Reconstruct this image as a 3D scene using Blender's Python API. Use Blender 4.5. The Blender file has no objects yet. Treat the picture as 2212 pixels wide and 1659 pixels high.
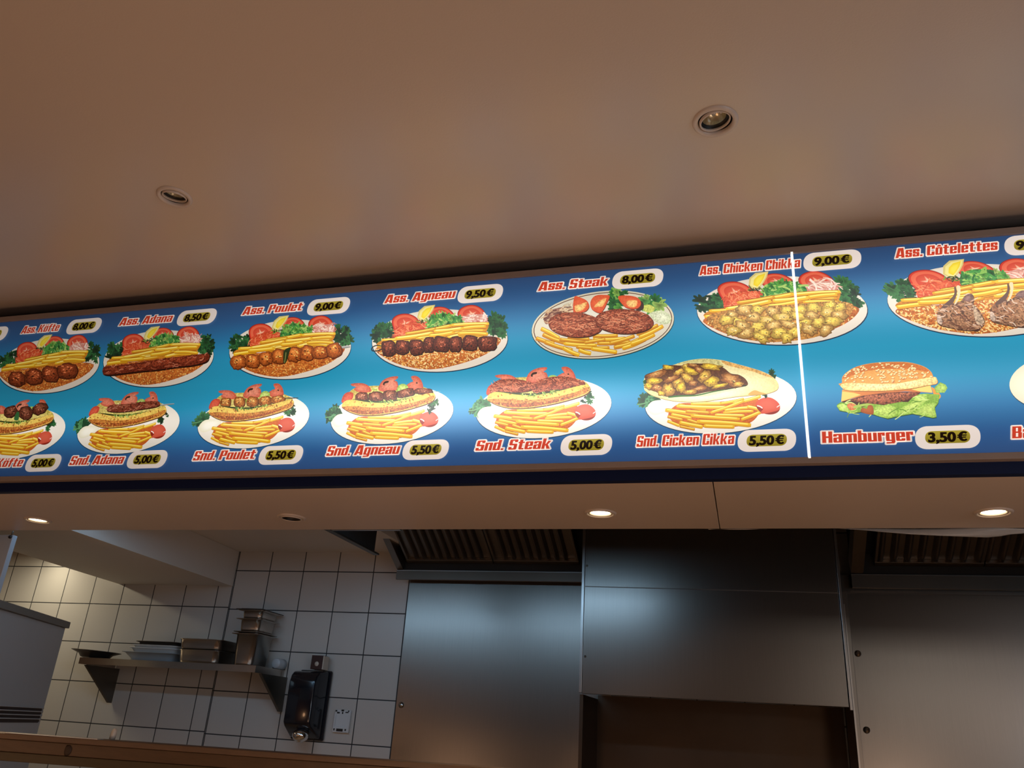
import bpy, bmesh, math, random
from mathutils import Vector, Matrix
from mathutils.geometry import tessellate_polygon

S = bpy.context.scene
COL = S.collection
EYE = 1.5                                   # camera height above the floor
F = 1761.25                                 # focal length for a 2212 px wide frame
R0 = Vector((.9633864, .2610578, .0611186))     # camera right
R1 = Vector((-.0491230, .3959560, -.9169546))   # camera down
R2 = Vector((-.2635785, .8803793, .3942825))    # camera forward

# ------------------------------------------------------------------ camera, world, lights, exposure
cam_d = bpy.data.cameras.new('camera')
cam = bpy.data.objects.new('camera', cam_d)
COL.objects.link(cam)
cam_d.sensor_fit = 'HORIZONTAL'
cam_d.sensor_width = 36.0
cam_d.lens = F / 2212 * 36.0
cam_d.clip_start = .05
m = Matrix.Identity(4)
for i in range(3):
    m[i][0], m[i][1], m[i][2] = R0[i], -R1[i], -R2[i]
m[2][3] = EYE
cam.matrix_world = m
S.camera = cam
S.view_settings.view_transform = 'Standard'
S.view_settings.look = 'None'
S.view_settings.exposure = 0.0
S.view_settings.gamma = 1.0
S.view_settings.use_curve_mapping = False
S.cycles.use_denoising = True
S.cycles.max_bounces = 8
S.cycles.diffuse_bounces = 4
S.cycles.sample_clamp_indirect = 4.0

W = bpy.data.worlds.new('world')
S.world = W
W.use_nodes = True
W.node_tree.nodes['Background'].inputs[0].default_value = (.30, .33, .36, 1)
W.node_tree.nodes['Background'].inputs[1].default_value = .03


def area(name, loc, rot, sx, sy, power, col):
    l = bpy.data.lights.new(name, 'AREA')
    l.shape = 'RECTANGLE'
    l.size, l.size_y, l.energy, l.color = sx, sy, power, col
    o = bpy.data.objects.new(name, l)
    o.location = loc
    o.rotation_euler = rot
    COL.objects.link(o)
    return o


def bulb(name, loc, power, col, r=.1):
    l = bpy.data.lights.new(name, 'POINT')
    l.energy, l.color, l.shadow_soft_size = power, col, r
    o = bpy.data.objects.new(name, l)
    o.location = loc
    COL.objects.link(o)
    return o


WARM = (1.0, .54, .28)
COOL = (.55, .78, 1.0)
# door light of the shop front behind the camera, added cool fill at the right for hood and plastic sheet
area('door_daylight', (2.1, -4.3, EYE + .90), (math.radians(90), 0, 0), 1.5, .40, 7, (.98, .93, .86))
area('side_cool_fill', (2.95, -.6, EYE + .1), (0, math.radians(90), 0), 1.0, 2.0, 20, COOL)
# cool fluorescent tube under a visor on the kitchen side of the bulkhead
area('kitchen_cool_tube', (-1.75, 2.345, EYE + .718), (math.radians(75), 0, 0), 2.5, .03, 6.6, (.42, .70, 1.0))
# unseen warm fills added behind the camera to brighten ceiling and soffit
bulb('room_fill_left', (-4.3, -1.6, EYE - .1), 7, WARM, .12)
bulb('room_fill_right', (2.75, -2.2, EYE + .3), 12, (1.0, .66, .44), .10)
# unseen warm fills added low below the board, lifting ceiling and soffit
for lx, lp in ((-2.3, 5.0), (-.8, 8.0), (.9, 8.5)):
    bulb('low_warm_fill', (lx, .95, EYE - .28), lp, (1.0, .58, .34) if lx < .5 else (1.0, .69, .51), .15)
# fluorescent tube on the kitchen ceiling left of the beam
area('kitchen_tube_light', (-3.80, 3.45, EYE + .80), (0, 0, 0), .10, .7, 4.2, (1.0, .87, .62))


# ------------------------------------------------------------------ un-projection helpers
def ray(px, py):
    a, b = (px - 1106) / F, (py - 829.5) / F
    return R0 * a + R1 * b + R2


def PY(px, py, y):
    d = ray(px, py)
    p = d * (y / d.y)
    return Vector((p.x, p.y, p.z + EYE))


def PZ(px, py, z):                           # z is world height
    d = ray(px, py)
    p = d * ((z - EYE) / d.z)
    return Vector((p.x, p.y, z))


def PX(px, py, x):
    d = ray(px, py)
    p = d * (x / d.x)
    return Vector((p.x, p.y, p.z + EYE))


def lin(c):
    c = c / 255.0
    return c / 12.92 if c <= .04045 else ((c + .055) / 1.055) ** 2.4


def rgb(r, g, b):
    return (lin(r), lin(g), lin(b))


# ------------------------------------------------------------------ materials
def mat(name, col=(.8, .8, .8), rough=.5, metal=0.0, bump=0.0, bscale=60.0, spec=.5, var=0.0, vscale=8.0,
        emit=None, estr=0.0, aniso=0.0, alpha=1.0, trans=0.0, stretch=None, coat=0.0):
    mt = bpy.data.materials.new(name)
    mt.use_nodes = True
    nt = mt.node_tree
    b = nt.nodes['Principled BSDF']
    b.inputs['Base Color'].default_value = (*col, 1)
    b.inputs['Roughness'].default_value = rough
    b.inputs['Metallic'].default_value = metal
    b.inputs['Specular IOR Level'].default_value = spec
    b.inputs['Coat Weight'].default_value = coat
    b.inputs['Alpha'].default_value = alpha
    b.inputs['Transmission Weight'].default_value = trans
    if aniso:
        b.inputs['Anisotropic'].default_value = aniso
    if emit:
        b.inputs['Emission Color'].default_value = (*emit, 1)
        b.inputs['Emission Strength'].default_value = estr
    tc = nt.nodes.new('ShaderNodeTexCoord')
    src = tc.outputs['Object']
    if stretch:
        mp = nt.nodes.new('ShaderNodeMapping')
        mp.inputs['Scale'].default_value = stretch
        nt.links.new(src, mp.inputs['Vector'])
        src = mp.outputs[0]
    if var:
        n = nt.nodes.new('ShaderNodeTexNoise')
        n.inputs['Scale'].default_value = vscale
        n.inputs['Detail'].default_value = 4
        nt.links.new(src, n.inputs['Vector'])
        mx = nt.nodes.new('ShaderNodeMix')
        mx.data_type = 'RGBA'
        mx.inputs[6].default_value = (*[c * (1 - var) for c in col], 1)
        mx.inputs[7].default_value = (*[min(1, c * (1 + var)) for c in col], 1)
        nt.links.new(n.outputs[0], mx.inputs[0])
        nt.links.new(mx.outputs[2], b.inputs['Base Color'])
    if bump:
        n = nt.nodes.new('ShaderNodeTexNoise')
        n.inputs['Scale'].default_value = bscale
        n.inputs['Detail'].default_value = 3
        nt.links.new(src, n.inputs['Vector'])
        bp = nt.nodes.new('ShaderNodeBump')
        bp.inputs['Strength'].default_value = bump
        bp.inputs['Distance'].default_value = .002
        nt.links.new(n.outputs[0], bp.inputs['Height'])
        nt.links.new(bp.outputs[0], b.inputs['Normal'])
    return mt


M = {}
M['ceiling'] = mat('satin_ceiling_paint', (.64, .545, .46), .31, bump=.10, bscale=260, spec=.6)
M['soffit'] = mat('satin_soffit_paint', (.62, .52, .44), .40, bump=.08, bscale=200)
M['white_paint'] = mat('white_wall_paint', (.72, .68, .62), .6, bump=.1, bscale=150)
M['frame'] = mat('taupe_aluminium_frame', (.30, .235, .20), .5, metal=.0, bump=.05, var=.1, vscale=14)
M['navy'] = mat('navy_fascia', (.004, .011, .05), .5, spec=.2)
M['steel'] = mat('brushed_steel', (.25, .228, .205), .285, metal=1.0, bump=.06, bscale=4, var=.06, vscale=3, stretch=(90, 90, 1.2))
M['steel_dark'] = mat('greasy_steel', (.15, .135, .115), .42, metal=1.0, bump=.05, bscale=30, var=.15, vscale=5)
M['steel_edge'] = mat('polished_steel_edge', (.42, .40, .38), .3, metal=1.0, var=.03)
M['filter'] = mat('filter_steel', (.30, .27, .24), .38, metal=1.0, bump=.03, var=.12)
M['black'] = mat('black_recess', (.012, .011, .010), .7, var=.1)
M['pan'] = mat('pan_steel', (.46, .41, .36), .28, metal=1.0, bump=.03, var=.12, vscale=12)
M['pan_dark'] = mat('dark_pan_steel', (.10, .085, .075), .4, metal=.8, var=.15)
M['white_plastic'] = mat('white_plastic', (.62, .64, .65), .45, var=.03)
M['grey_plastic'] = mat('grey_plastic', (.30, .33, .36), .45, var=.05)
M['black_gloss'] = mat('black_gloss_plastic', (.008, .009, .014), .14, coat=.4, var=.05)
M['chrome'] = mat('chrome', (.8, .8, .8), .10, metal=1.0, var=.02)
M['cabinet'] = mat('cabinet_enamel', (.50, .475, .46), .5, var=.03)
M['cabinet_top'] = mat('cabinet_top_slab', (.24, .21, .18), .55, var=.08)
M['slot'] = mat('vent_slot_shadow', (.05, .03, .025), .7, var=.1)
M['panel_blue'] = mat('pale_blue_panel', (.45, .52, .60), .45, var=.04)
M['wood'] = mat('stained_pine', (.088, .048, .022), .5, bump=.15, bscale=6, var=.35, vscale=5, stretch=(1.2, 22, 22))
M['wood_top'] = mat('pale_pine', (.13, .078, .045), .5, bump=.1, bscale=6, var=.25, vscale=5, stretch=(1.2, 22, 22))
M['wood_olive'] = mat('olive_stained_pine', (.06, .042, .017), .55, bump=.15, bscale=6, var=.3, vscale=5, stretch=(1.2, 22, 22))
M['knot'] = mat('dark_knot', (.03, .015, .008), .6, var=.2)
M['trim_white'] = mat('lamp_trim_enamel', (.62, .53, .46), .35, var=.03)
M['lamp_black'] = mat('lamp_gap_black', (.006, .005, .005), .5, var=.1)
M['reflector'] = mat('dichroic_reflector', (.72, .68, .50), .28, metal=.9, bump=.6, bscale=90, var=.2, vscale=60)
M['lens_lit'] = mat('lit_halogen_lens', (1, .9, .7), .3, emit=(1.0, .80, .50), estr=9.0, var=.01)
M['film'] = mat('clear_plastic_film', (.62, .63, .62), .25, bump=.5, bscale=18, trans=.35, alpha=.85, var=.05)
M['glass'] = mat('frosted_glass', (.75, .80, .84), .2, trans=.5, var=.02)
M['bottle'] = mat('milky_plastic', (.62, .60, .55), .35, var=.03)
M['red_box'] = mat('dark_red_card', (.035, .010, .008), .4, var=.1)
M['card'] = mat('cream_card', (.55, .48, .40), .6, var=.05)
M['bolt'] = mat('bolt_steel', (.55, .53, .5), .2, metal=1.0, var=.05)
M['floor'] = mat('floor_tile', (.50, .33, .20), .5, var=.12, vscale=3)
M['shop_wall'] = mat('shop_wall_paint', (.26, .16, .10), .7, var=.08)
M['counter'] = mat('bounce_counter_top', (.62, .44, .28), .5, var=.06)
M['niche_steel'] = mat('dark_brown_steel', (.085, .058, .04), .45, metal=.9, var=.2, vscale=5)  # darker brown steel for the niche sheets
M['grime'] = mat('dark_grime_line', (.10, .085, .07), .6, var=.2)


def tile_material():
    """20 cm white tiles; left of the joint the courses are shifted."""
    mt = bpy.data.materials.new('white_wall_tiles')
    mt.use_nodes = True
    nt = mt.node_tree
    N, L = nt.nodes.new, nt.links.new
    b = nt.nodes['Principled BSDF']
    g = N('ShaderNodeNewGeometry')
    sx = N('ShaderNodeSeparateXYZ')
    L(g.outputs['Position'], sx.inputs[0])

    def M_(op, a, bb=None):
        n = N('ShaderNodeMath')
        n.operation = op
        for k, v in enumerate((a, bb)):
            if v is None:
                continue
            if isinstance(v, (int, float)):
                n.inputs[k].default_value = v
            else:
                L(v, n.inputs[k])
        return n.outputs[0]
    x, z = sx.outputs[0], sx.outputs[2]
    isl = M_('LESS_THAN', x, -2.657)
    xo = M_('ADD', -1.6415, M_('MULTIPLY', isl, -2.7445 + 1.6415))
    zo = M_('ADD', EYE + .7235, M_('MULTIPLY', isl, .0085))
    u = M_('DIVIDE', M_('SUBTRACT', x, xo), .2018)
    v = M_('DIVIDE', M_('SUBTRACT', z, zo), .2033)

    def dist(t):
        f = M_('FRACT', t)
        return M_('MINIMUM', f, M_('SUBTRACT', 1.0, f))
    dj = M_('DIVIDE', M_('ABSOLUTE', M_('ADD', x, 2.657)), .2018)
    d = M_('MINIMUM', M_('MINIMUM', dist(u), dist(v)), dj)
    rp = N('ShaderNodeMapRange')
    rp.interpolation_type = 'SMOOTHSTEP'
    L(d, rp.inputs[0])
    rp.inputs[1].default_value, rp.inputs[2].default_value = .009, .016
    # a faint tint from tile to tile
    wn = N('ShaderNodeTexWhiteNoise')
    cb = N('ShaderNodeCombineXYZ')
    L(M_('FLOOR', u), cb.inputs[0])
    L(M_('FLOOR', v), cb.inputs[1])
    L(cb.outputs[0], wn.inputs[0])
    tint = N('ShaderNodeMix')
    tint.data_type = 'RGBA'
    tint.inputs[6].default_value = (.52, .50, .47, 1)
    tint.inputs[7].default_value = (.555, .535, .50, 1)
    L(wn.outputs[0], tint.inputs[0])
    mx = N('ShaderNodeMix')
    mx.data_type = 'RGBA'
    mx.inputs[6].default_value = (.022, .024, .028, 1)
    L(tint.outputs[2], mx.inputs[7])
    L(rp.outputs[0], mx.inputs[0])
    L(mx.outputs[2], b.inputs['Base Color'])
    rr = N('ShaderNodeMapRange')
    L(rp.outputs[0], rr.inputs[0])
    rr.inputs[3].default_value, rr.inputs[4].default_value = .8, .30
    L(rr.outputs[0], b.inputs['Roughness'])
    bp = N('ShaderNodeBump')
    bp.inputs['Strength'].default_value = .5
    bp.inputs['Distance'].default_value = .0015
    L(rp.outputs[0], bp.inputs['Height'])
    L(bp.outputs[0], b.inputs['Normal'])
    return mt


M['tile'] = tile_material()


def print_material():
    """Back-lit translucent print: ink colour per vertex times the uneven tube light behind it."""
    mt = bpy.data.materials.new('backlit_print')
    mt.use_nodes = True
    nt = mt.node_tree
    N, L = nt.nodes.new, nt.links.new
    b = nt.nodes['Principled BSDF']
    ink = N('ShaderNodeVertexColor')
    ink.layer_name = 'ink'
    gr = N('ShaderNodeAttribute')
    gr.attribute_name = 'grain'
    g = N('ShaderNodeNewGeometry')
    sx = N('ShaderNodeSeparateXYZ')
    L(g.outputs['Position'], sx.inputs[0])

    def M_(op, a, bb=None):
        n = N('ShaderNodeMath')
        n.operation = op
        for k, v in enumerate((a, bb)):
            if v is None:
                continue
            if isinstance(v, (int, float)):
                n.inputs[k].default_value = v
            else:
                L(v, n.inputs[k])
        return n.outputs[0]

    def ramp(src, lo, hi, pts, scale):
        mr = N('ShaderNodeMapRange')
        L(src, mr.inputs[0])
        mr.inputs[1].default_value, mr.inputs[2].default_value = lo, hi
        cr = N('ShaderNodeValToRGB')
        cr.color_ramp.interpolation = 'EASE'
        el = cr.color_ramp.elements
        while len(el) < len(pts):
            el.new(.5)
        for e, (p, v) in zip(el, pts):
            e.position = (p - lo) / (hi - lo)
            e.color = (v / scale, v / scale, v / scale, 1)
        L(mr.outputs[0], cr.inputs[0])
        return M_('MULTIPLY', cr.outputs[0], scale)

    x, z = sx.outputs[0], sx.outputs[2]
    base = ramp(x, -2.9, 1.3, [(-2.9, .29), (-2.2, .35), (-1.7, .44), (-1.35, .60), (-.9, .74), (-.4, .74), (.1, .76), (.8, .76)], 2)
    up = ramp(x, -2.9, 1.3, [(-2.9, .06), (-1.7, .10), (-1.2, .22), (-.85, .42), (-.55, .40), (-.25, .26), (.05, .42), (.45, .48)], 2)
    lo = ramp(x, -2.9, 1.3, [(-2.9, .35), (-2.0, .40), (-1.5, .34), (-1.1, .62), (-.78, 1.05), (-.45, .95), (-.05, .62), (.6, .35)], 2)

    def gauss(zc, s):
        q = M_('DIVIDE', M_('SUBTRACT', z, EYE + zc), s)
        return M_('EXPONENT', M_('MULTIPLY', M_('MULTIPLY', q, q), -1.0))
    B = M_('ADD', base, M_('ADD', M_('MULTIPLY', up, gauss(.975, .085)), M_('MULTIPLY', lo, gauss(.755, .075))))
    nz = N('ShaderNodeTexNoise')
    nz.inputs['Scale'].default_value = 260
    nz.inputs['Detail'].default_value = 3
    tc = N('ShaderNodeTexCoord')
    L(tc.outputs['Object'], nz.inputs['Vector'])
    grain = M_('ADD', 1.0, M_('MULTIPLY', M_('MULTIPLY', M_('SUBTRACT', nz.outputs[0], .5), gr.outputs['Fac']), 4.5))
    grain = M_('MAXIMUM', grain, .12)
    L(ink.outputs[0], b.inputs['Base Color'])
    wash = M_('MULTIPLY', M_('MAXIMUM', M_('SUBTRACT', B, .8), 0.0), .13)  # white veil added to the emission, imitating overexposure where the backlight is strong
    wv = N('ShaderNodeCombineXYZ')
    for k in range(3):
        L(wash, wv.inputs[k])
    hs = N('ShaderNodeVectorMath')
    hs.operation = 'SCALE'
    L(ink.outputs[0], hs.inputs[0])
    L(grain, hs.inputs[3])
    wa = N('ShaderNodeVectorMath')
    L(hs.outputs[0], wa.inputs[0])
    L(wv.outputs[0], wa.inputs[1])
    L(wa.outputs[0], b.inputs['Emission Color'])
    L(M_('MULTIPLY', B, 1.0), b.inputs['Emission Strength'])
    ds = N('ShaderNodeVectorMath')
    ds.operation = 'SCALE'
    ds.inputs[3].default_value = .35
    L(ink.outputs[0], ds.inputs[0])
    L(ds.outputs[0], b.inputs['Base Color'])
    b.inputs['Roughness'].default_value = .4
    b.inputs['Specular IOR Level'].default_value = .3
    return mt


M['print'] = print_material()
M['leak'] = mat('panel_gap_light', (1, 1, 1), .5, emit=(1, .97, .92), estr=1.1, var=.01)


# ------------------------------------------------------------------ mesh helpers
class MB:
    def __init__(self):
        self.v, self.f, self.sm = [], [], []

    def add(self, verts, faces, smooth=False):
        o = len(self.v)
        self.v += [Vector(p) for p in verts]
        self.f += [tuple(i + o for i in f) for f in faces]
        self.sm += [smooth] * len(faces)
        return self

    def hexa(self, p):                       # 8 points: bottom 4, top 4 (same order)
        return self.add(p, [(0, 3, 2, 1), (4, 5, 6, 7), (0, 1, 5, 4), (1, 2, 6, 5), (2, 3, 7, 6), (3, 0, 4, 7)])

    def box(self, x0, x1, y0, y1, z0, z1):
        return self.hexa([(x0, y0, z0), (x1, y0, z0), (x1, y1, z0), (x0, y1, z0),
                          (x0, y0, z1), (x1, y0, z1), (x1, y1, z1), (x0, y1, z1)])

    def prism(self, pts, d):                 # planar polygon extruded by vector d
        n = len(pts)
        d = Vector(d)
        a = [Vector(p) for p in pts]
        return self.add(a + [p + d for p in a],
                        [tuple(range(n))[::-1], tuple(range(n, 2 * n))] +
                        [(i, (i + 1) % n, n + (i + 1) % n, n + i) for i in range(n)])

    def lathe(self, c, prof, seg=40, axis='Z', sx=1.0, sy=1.0, cap0=False, cap1=False):
        c = Vector(c)
        vs = []
        for r, h in prof:
            for k in range(seg):
                a = 2 * math.pi * k / seg
                if axis == 'Z':
                    vs.append(c + Vector((r * sx * math.cos(a), r * sy * math.sin(a), h)))
                else:                        # axis Y
                    vs.append(c + Vector((r * sx * math.cos(a), h, r * sy * math.sin(a))))
        fs = []
        for j in range(len(prof) - 1):
            for k in range(seg):
                k2 = (k + 1) % seg
                fs.append((j * seg + k, j * seg + k2, (j + 1) * seg + k2, (j + 1) * seg + k))
        if cap0:
            fs.append(tuple(range(seg))[::-1])
        if cap1:
            fs.append(tuple((len(prof) - 1) * seg + k for k in range(seg)))
        return self.add(vs, fs, True)

    def tube(self, pts, r, seg=10):
        pts = [Vector(p) for p in pts]
        vs, fs = [], []
        for i, p in enumerate(pts):
            t = (pts[min(i + 1, len(pts) - 1)] - pts[max(i - 1, 0)]).normalized()
            a = t.orthogonal().normalized()
            bb = t.cross(a)
            for k in range(seg):
                th = 2 * math.pi * k / seg
                vs.append(p + (a * math.cos(th) + bb * math.sin(th)) * r)
        for j in range(len(pts) - 1):
            for k in range(seg):
                k2 = (k + 1) % seg
                fs.append((j * seg + k, j * seg + k2, (j + 1) * seg + k2, (j + 1) * seg + k))
        fs.append(tuple(range(seg))[::-1])
        fs.append(tuple((len(pts) - 1) * seg + k for k in range(seg)))
        return self.add(vs, fs, True)

    def build(self, name, material, parent=None, bevel=0.0, label=None, seg=2, origin=None):
        me = bpy.data.meshes.new(name)
        off = Vector((0, 0, 0))
        if parent is not None:
            off = parent_world(parent)
        elif origin is not None:
            off = Vector(origin)
        me.from_pydata([p - off for p in self.v], [], self.f)
        me.polygons.foreach_set('use_smooth', self.sm)
        bm = bmesh.new()
        bm.from_mesh(me)
        bmesh.ops.recalc_face_normals(bm, faces=bm.faces)
        bm.to_mesh(me)
        bm.free()
        me.materials.append(material)
        o = bpy.data.objects.new(name, me)
        COL.objects.link(o)
        if parent is not None:
            o.parent = parent
        else:
            o.location = off
        if bevel:
            md = o.modifiers.new('bevel', 'BEVEL')
            md.width = bevel
            md.segments = seg
            md.limit_method = 'ANGLE'
        if label:
            o['label'] = label
        return o


def parent_world(o):
    p = Vector((0, 0, 0))
    while o is not None:
        p += Vector(o.location)
        o = o.parent
    return p


def thing(name, loc, label, cat, group=None):
    o = bpy.data.objects.new(name, None)
    o.empty_display_size = .05
    o.location = loc
    COL.objects.link(o)
    o['label'], o['category'] = label, cat
    if group:
        o['group'] = group
    return o


def tag(o, label, cat, group=None):
    o['label'], o['category'] = label, cat
    if group:
        o['group'] = group
    return o


def struct(name, mb, material, bevel=0.0):
    o = mb.build(name, material, None, bevel)
    o['kind'] = 'structure'
    return o


# ------------------------------------------------------------------ main dimensions (world metres)
ZC = EYE + 1.195        # customer ceiling
YB = 1.82               # face of the menu panels
YF = 1.835              # blue fascia below the board
ZS = EYE + .56          # soffit
YCE = 1.935              # ceiling ends here, curled up and backed in black to imitate the gap's shade
YSB = 2.305             # back edge of the soffit
D = 3.90                # kitchen back wall
ZK = EYE + .8267        # kitchen ceiling
XL, XR = -4.7, 3.0      # side walls
YW = -4.4               # shop front behind the camera

# ------------------------------------------------------------------ setting
struct('floor', MB().box(XL - .1, XR + .1, YW - .1, D + .2, -.1, 0), M['floor'])
cp = [(YW - .1, ZC), (YCE - .16, ZC)] + [(YCE - .16 + .16 * math.sin(a * math.pi / 24), ZC + .03 - .03 * math.cos(a * math.pi / 24)) for a in range(1, 13)] + [(YCE, ZC + .1), (YW - .1, ZC + .1)]  # edge curls up, shaped for a soft darkening into the gap
struct('ceiling', MB().prism([(XL - .1, y, z) for y, z in cp], (XR - XL + .2, 0, 0)), M['ceiling'])
struct('gap_shade_sheet', MB().box(XL, XR, YCE + .0005, YSB, ZC + .061, ZC + .1), M['black'])  # black sheet added to stand for the deep shade above the board
struct('wall_left', MB().box(XL - .1, XL, YW, D + .1, 0, ZC), M['shop_wall'])
struct('wall_right', MB().box(XR, XR + .1, YW, D + .1, 0, ZC), M['shop_wall'])
fw = MB()
fw.box(XL, XR, YW - .1, YW, 0, EYE - .6)
fw.box(XL, XR, YW - .1, YW, EYE + 1.05, ZC)
fw.box(XL, -4.25, YW - .1, YW, EYE - .6, EYE + 1.05)
fw.box(-.4, 1.0, YW - .1, YW, EYE - .6, EYE + 1.05)
fw.box(2.0, XR, YW - .1, YW, EYE - .6, EYE + 1.05)
struct('wall_front', fw, M['shop_wall'])
struct('counter', MB().box(XL, 2.2, 1.15, 1.80, 0, EYE - .45), M['counter'], .004)  # unseen counter, added to bounce warm light up to the soffit
struct('wall_back', MB().box(XL, XR, D, D + .1, 0, ZC), M['tile'])
XK = PY(834, 1160, 3.5).x                # the low kitchen ceiling stops at the hood
kc = MB().box(XL, XK, YSB + .001, D, ZK, ZK + .08)
kc.box(XK, XR, YSB + .001, D, EYE + 1.25, EYE + 1.33)
kc.box(XK, XK + .02, YSB + .001, D, ZK + .0805, EYE + 1.2495)
struct('kitchen_ceiling', kc, M['white_paint'])

# bulkhead: soffit with lamp holes is a plain slab, its lamps sit proud of it by their trims
sf = MB()
xs = PZ(1545, 1076, ZS).x
sf.box(XL, xs - .0012, YF + .0205, YSB, ZS, ZS + .02)
sf.box(xs + .0012, XR, YF + .0205, YSB, ZS, ZS + .02)
struct('soffit', sf, M['soffit'], .001)
struct('bulkhead', MB().box(XL, XR, YF + .12, YSB - .001, ZS + .021, ZC + .06), M['black'])
struct('tube_visor', MB().box(-3.2, -.3, YSB + .002, YSB + .165, EYE + .738, EYE + .744).box(-3.2, -.3, YSB + .165, YSB + .170, EYE + .712, EYE + .744), M['black'])  # unseen visor of the cool tube, shaped to cut its light off
struct('trim_1', MB().box(XL, XR, YF - .002, YF + .02, ZS - .0005, EYE + .61), M['navy'])

# dropped beam across the kitchen
bz = EYE + .640
bl = [PZ(20, 1188, bz), PZ(262, 1263, bz)]
br = [PZ(165, 1149, bz), PZ(499, 1265, bz)]


def ext(a, b, y):
    t = (y - a.y) / (b.y - a.y)
    return a + (b - a) * t


beam = [ext(*bl, YSB + .005), ext(*br, YSB + .005), ext(*br, D - .001), ext(*bl, D - .001)]
struct('beam', MB().hexa(beam + [p + Vector((0, 0, ZK - bz - .001)) for p in beam]), M['white_paint'])


# ------------------------------------------------------------------ recessed spotlights
def cut_holes(o, centres, r, z0, z1):
    cb = MB()
    for c in centres:
        cb.lathe((c.x, c.y, 0), [(r, z0), (r, z1)], 48, cap0=True, cap1=True)
    cut = cb.build('cutter', M['black'])
    md = o.modifiers.new('holes', 'BOOLEAN')
    md.object = cut
    md.solver = 'EXACT'
    bpy.context.view_layer.update()
    me = bpy.data.meshes.new_from_object(o.evaluated_get(bpy.context.evaluated_depsgraph_get()))
    o.modifiers.clear()
    o.data = me
    bpy.data.objects.remove(cut)


def spotlight(c, z, rt, lit, label, tilt=(0, 0), power=0.0, group=None, gimbal=True):
    """c: centre, rt: trim radius. The trim lies on the ceiling, the lamp sits up in the hole."""
    t = thing('recessed_spotlight', (c.x, c.y, z), label, 'ceiling spotlight', group)
    k = rt / .045
    MB().lathe((c.x, c.y, z), [(.0335 * k, .004), (.0335 * k, -.001), (.035 * k, -.004), (.040 * k, -.0052), (.0435 * k, -.0035), (.045 * k, -.0002)], 48).build(
        'trim_ring', M['trim_white'], t)
    MB().lathe((c.x, c.y, z), [(.0335 * k, .004), (.033 * k, .045), (.001, .046)], 40).build(
        'housing', M['lamp_black'], t)
    if lit:
        MB().lathe((c.x, c.y, z), [(.033 * k, .003), (.033 * k, -.0005), (.0325 * k, -.0025), (.0300 * k, -.002), (.0290 * k, .0015)], 40).build(
            'inner_ring', M['trim_white'], t)
        MB().lathe((c.x, c.y, z), [(.0290 * k, .004), (.027 * k, .001), (.016 * k, -.001), (.0005, -.0018)], 32).build(
            'lens', M['lens_lit'], t, label='glowing warm lens')
        l = bpy.data.lights.new('halogen_beam', 'SPOT')
        l.energy, l.color, l.spot_size, l.spot_blend, l.shadow_soft_size = power, (1.0, .76, .47), math.radians(100), .6, .02
        lo = bpy.data.objects.new('halogen_beam', l)
        lo.location = (0, 0, -.012)
        lo.rotation_euler = (tilt[1], tilt[0], 0)
        lo.parent = t
        COL.objects.link(lo)
    else:
        ring = MB().lathe((0, 0, 0), [(.0285 * k, .004), (.0275 * k, .001), (.0282 * k, -.0018), (.0302 * k, -.0020), (.0312 * k, .0), (.0314 * k, .004)], 40)
        sleeve = MB().lathe((0, 0, 0), [(.0284 * k, .0035), (.0270 * k, .0105), (.0238 * k, .0106), (.0236 * k, .014)], 40)
        refl = MB().lathe((0, 0, 0), [(.0236 * k, .0095), (.0215 * k, .016), (.016 * k, .025), (.007 * k, .031), (.001, .032)], 40)
        clip = MB()
        for a in (.5, 1.1):
            a2 = a + 4.2
            clip.tube([(.0225 * k * math.cos(a2), .0225 * k * math.sin(a2), .002), (.020 * k * math.cos(a2), .020 * k * math.sin(a2), .010)], .0011 * k, 6)
        capm = MB().lathe((0, 0, 0), [(.0045 * k, .034), (.0045 * k, .018), (.003 * k, .015), (.0005, .0145)], 16)
        rm = Matrix.Rotation(tilt[0], 3, 'Y') @ Matrix.Rotation(tilt[1], 3, 'X')
        if not gimbal:
            rm = Matrix.Identity(3)
            ring = MB().lathe((0, 0, 0), [(.0338 * k, .004), (.0338 * k, -.006), (.0325 * k, -.0075), (.030 * k, -.0065), (.0288 * k, -.005)], 40)
            sleeve = MB().lathe((0, 0, 0), [(.0288 * k, -.005), (.0282 * k, .0105), (.0238 * k, .0106), (.0236 * k, .014)], 40)
        for mb, nm, ma in ((ring, 'gimbal_ring', M['trim_white']), (sleeve, 'sleeve', M['lamp_black']), (refl, 'reflector', M['reflector']), (clip, 'retaining_clip', M['chrome']),
                           (capm, 'bulb', M['glass'])):
            mb.v = [rm @ p + Vector((c.x, c.y, z)) for p in mb.v]
            mb.build(nm, ma, t)
    return t


ceil_c = [PZ(1545, 262, ZC), PZ(377, 425, ZC)]
soff_c = [PZ(82, 1123, ZS), PZ(630, 1117, ZS), PZ(1297, 1108, ZS), PZ(2146, 1106, ZS)]
cut_holes(bpy.data.objects['ceiling'], ceil_c, .036, ZC - .02, ZC + .06)
cut_holes(bpy.data.objects['soffit'], soff_c, .0345, ZS - .02, ZS + .015)
bkh = bpy.data.objects['bulkhead']
cut_holes(bkh, soff_c, .0355, ZS - .05, ZS + .08)
spotlight(ceil_c[0], ZC, .047, False, 'unlit round recessed spotlight in the ceiling, the right and nearer one above the menu board', (-.16, .10), group='unlit spotlights in the ceiling')
spotlight(ceil_c[1], ZC, .044, False, 'unlit round recessed spotlight in the ceiling, the left and smaller one', (.12, .16), group='unlit spotlights in the ceiling')
HP = 14.0
spotlight(soff_c[0], ZS, .043, True, 'lit soffit spotlight at the far left above the white beam', (.0, .0), HP, 'spotlights in the soffit')
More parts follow.
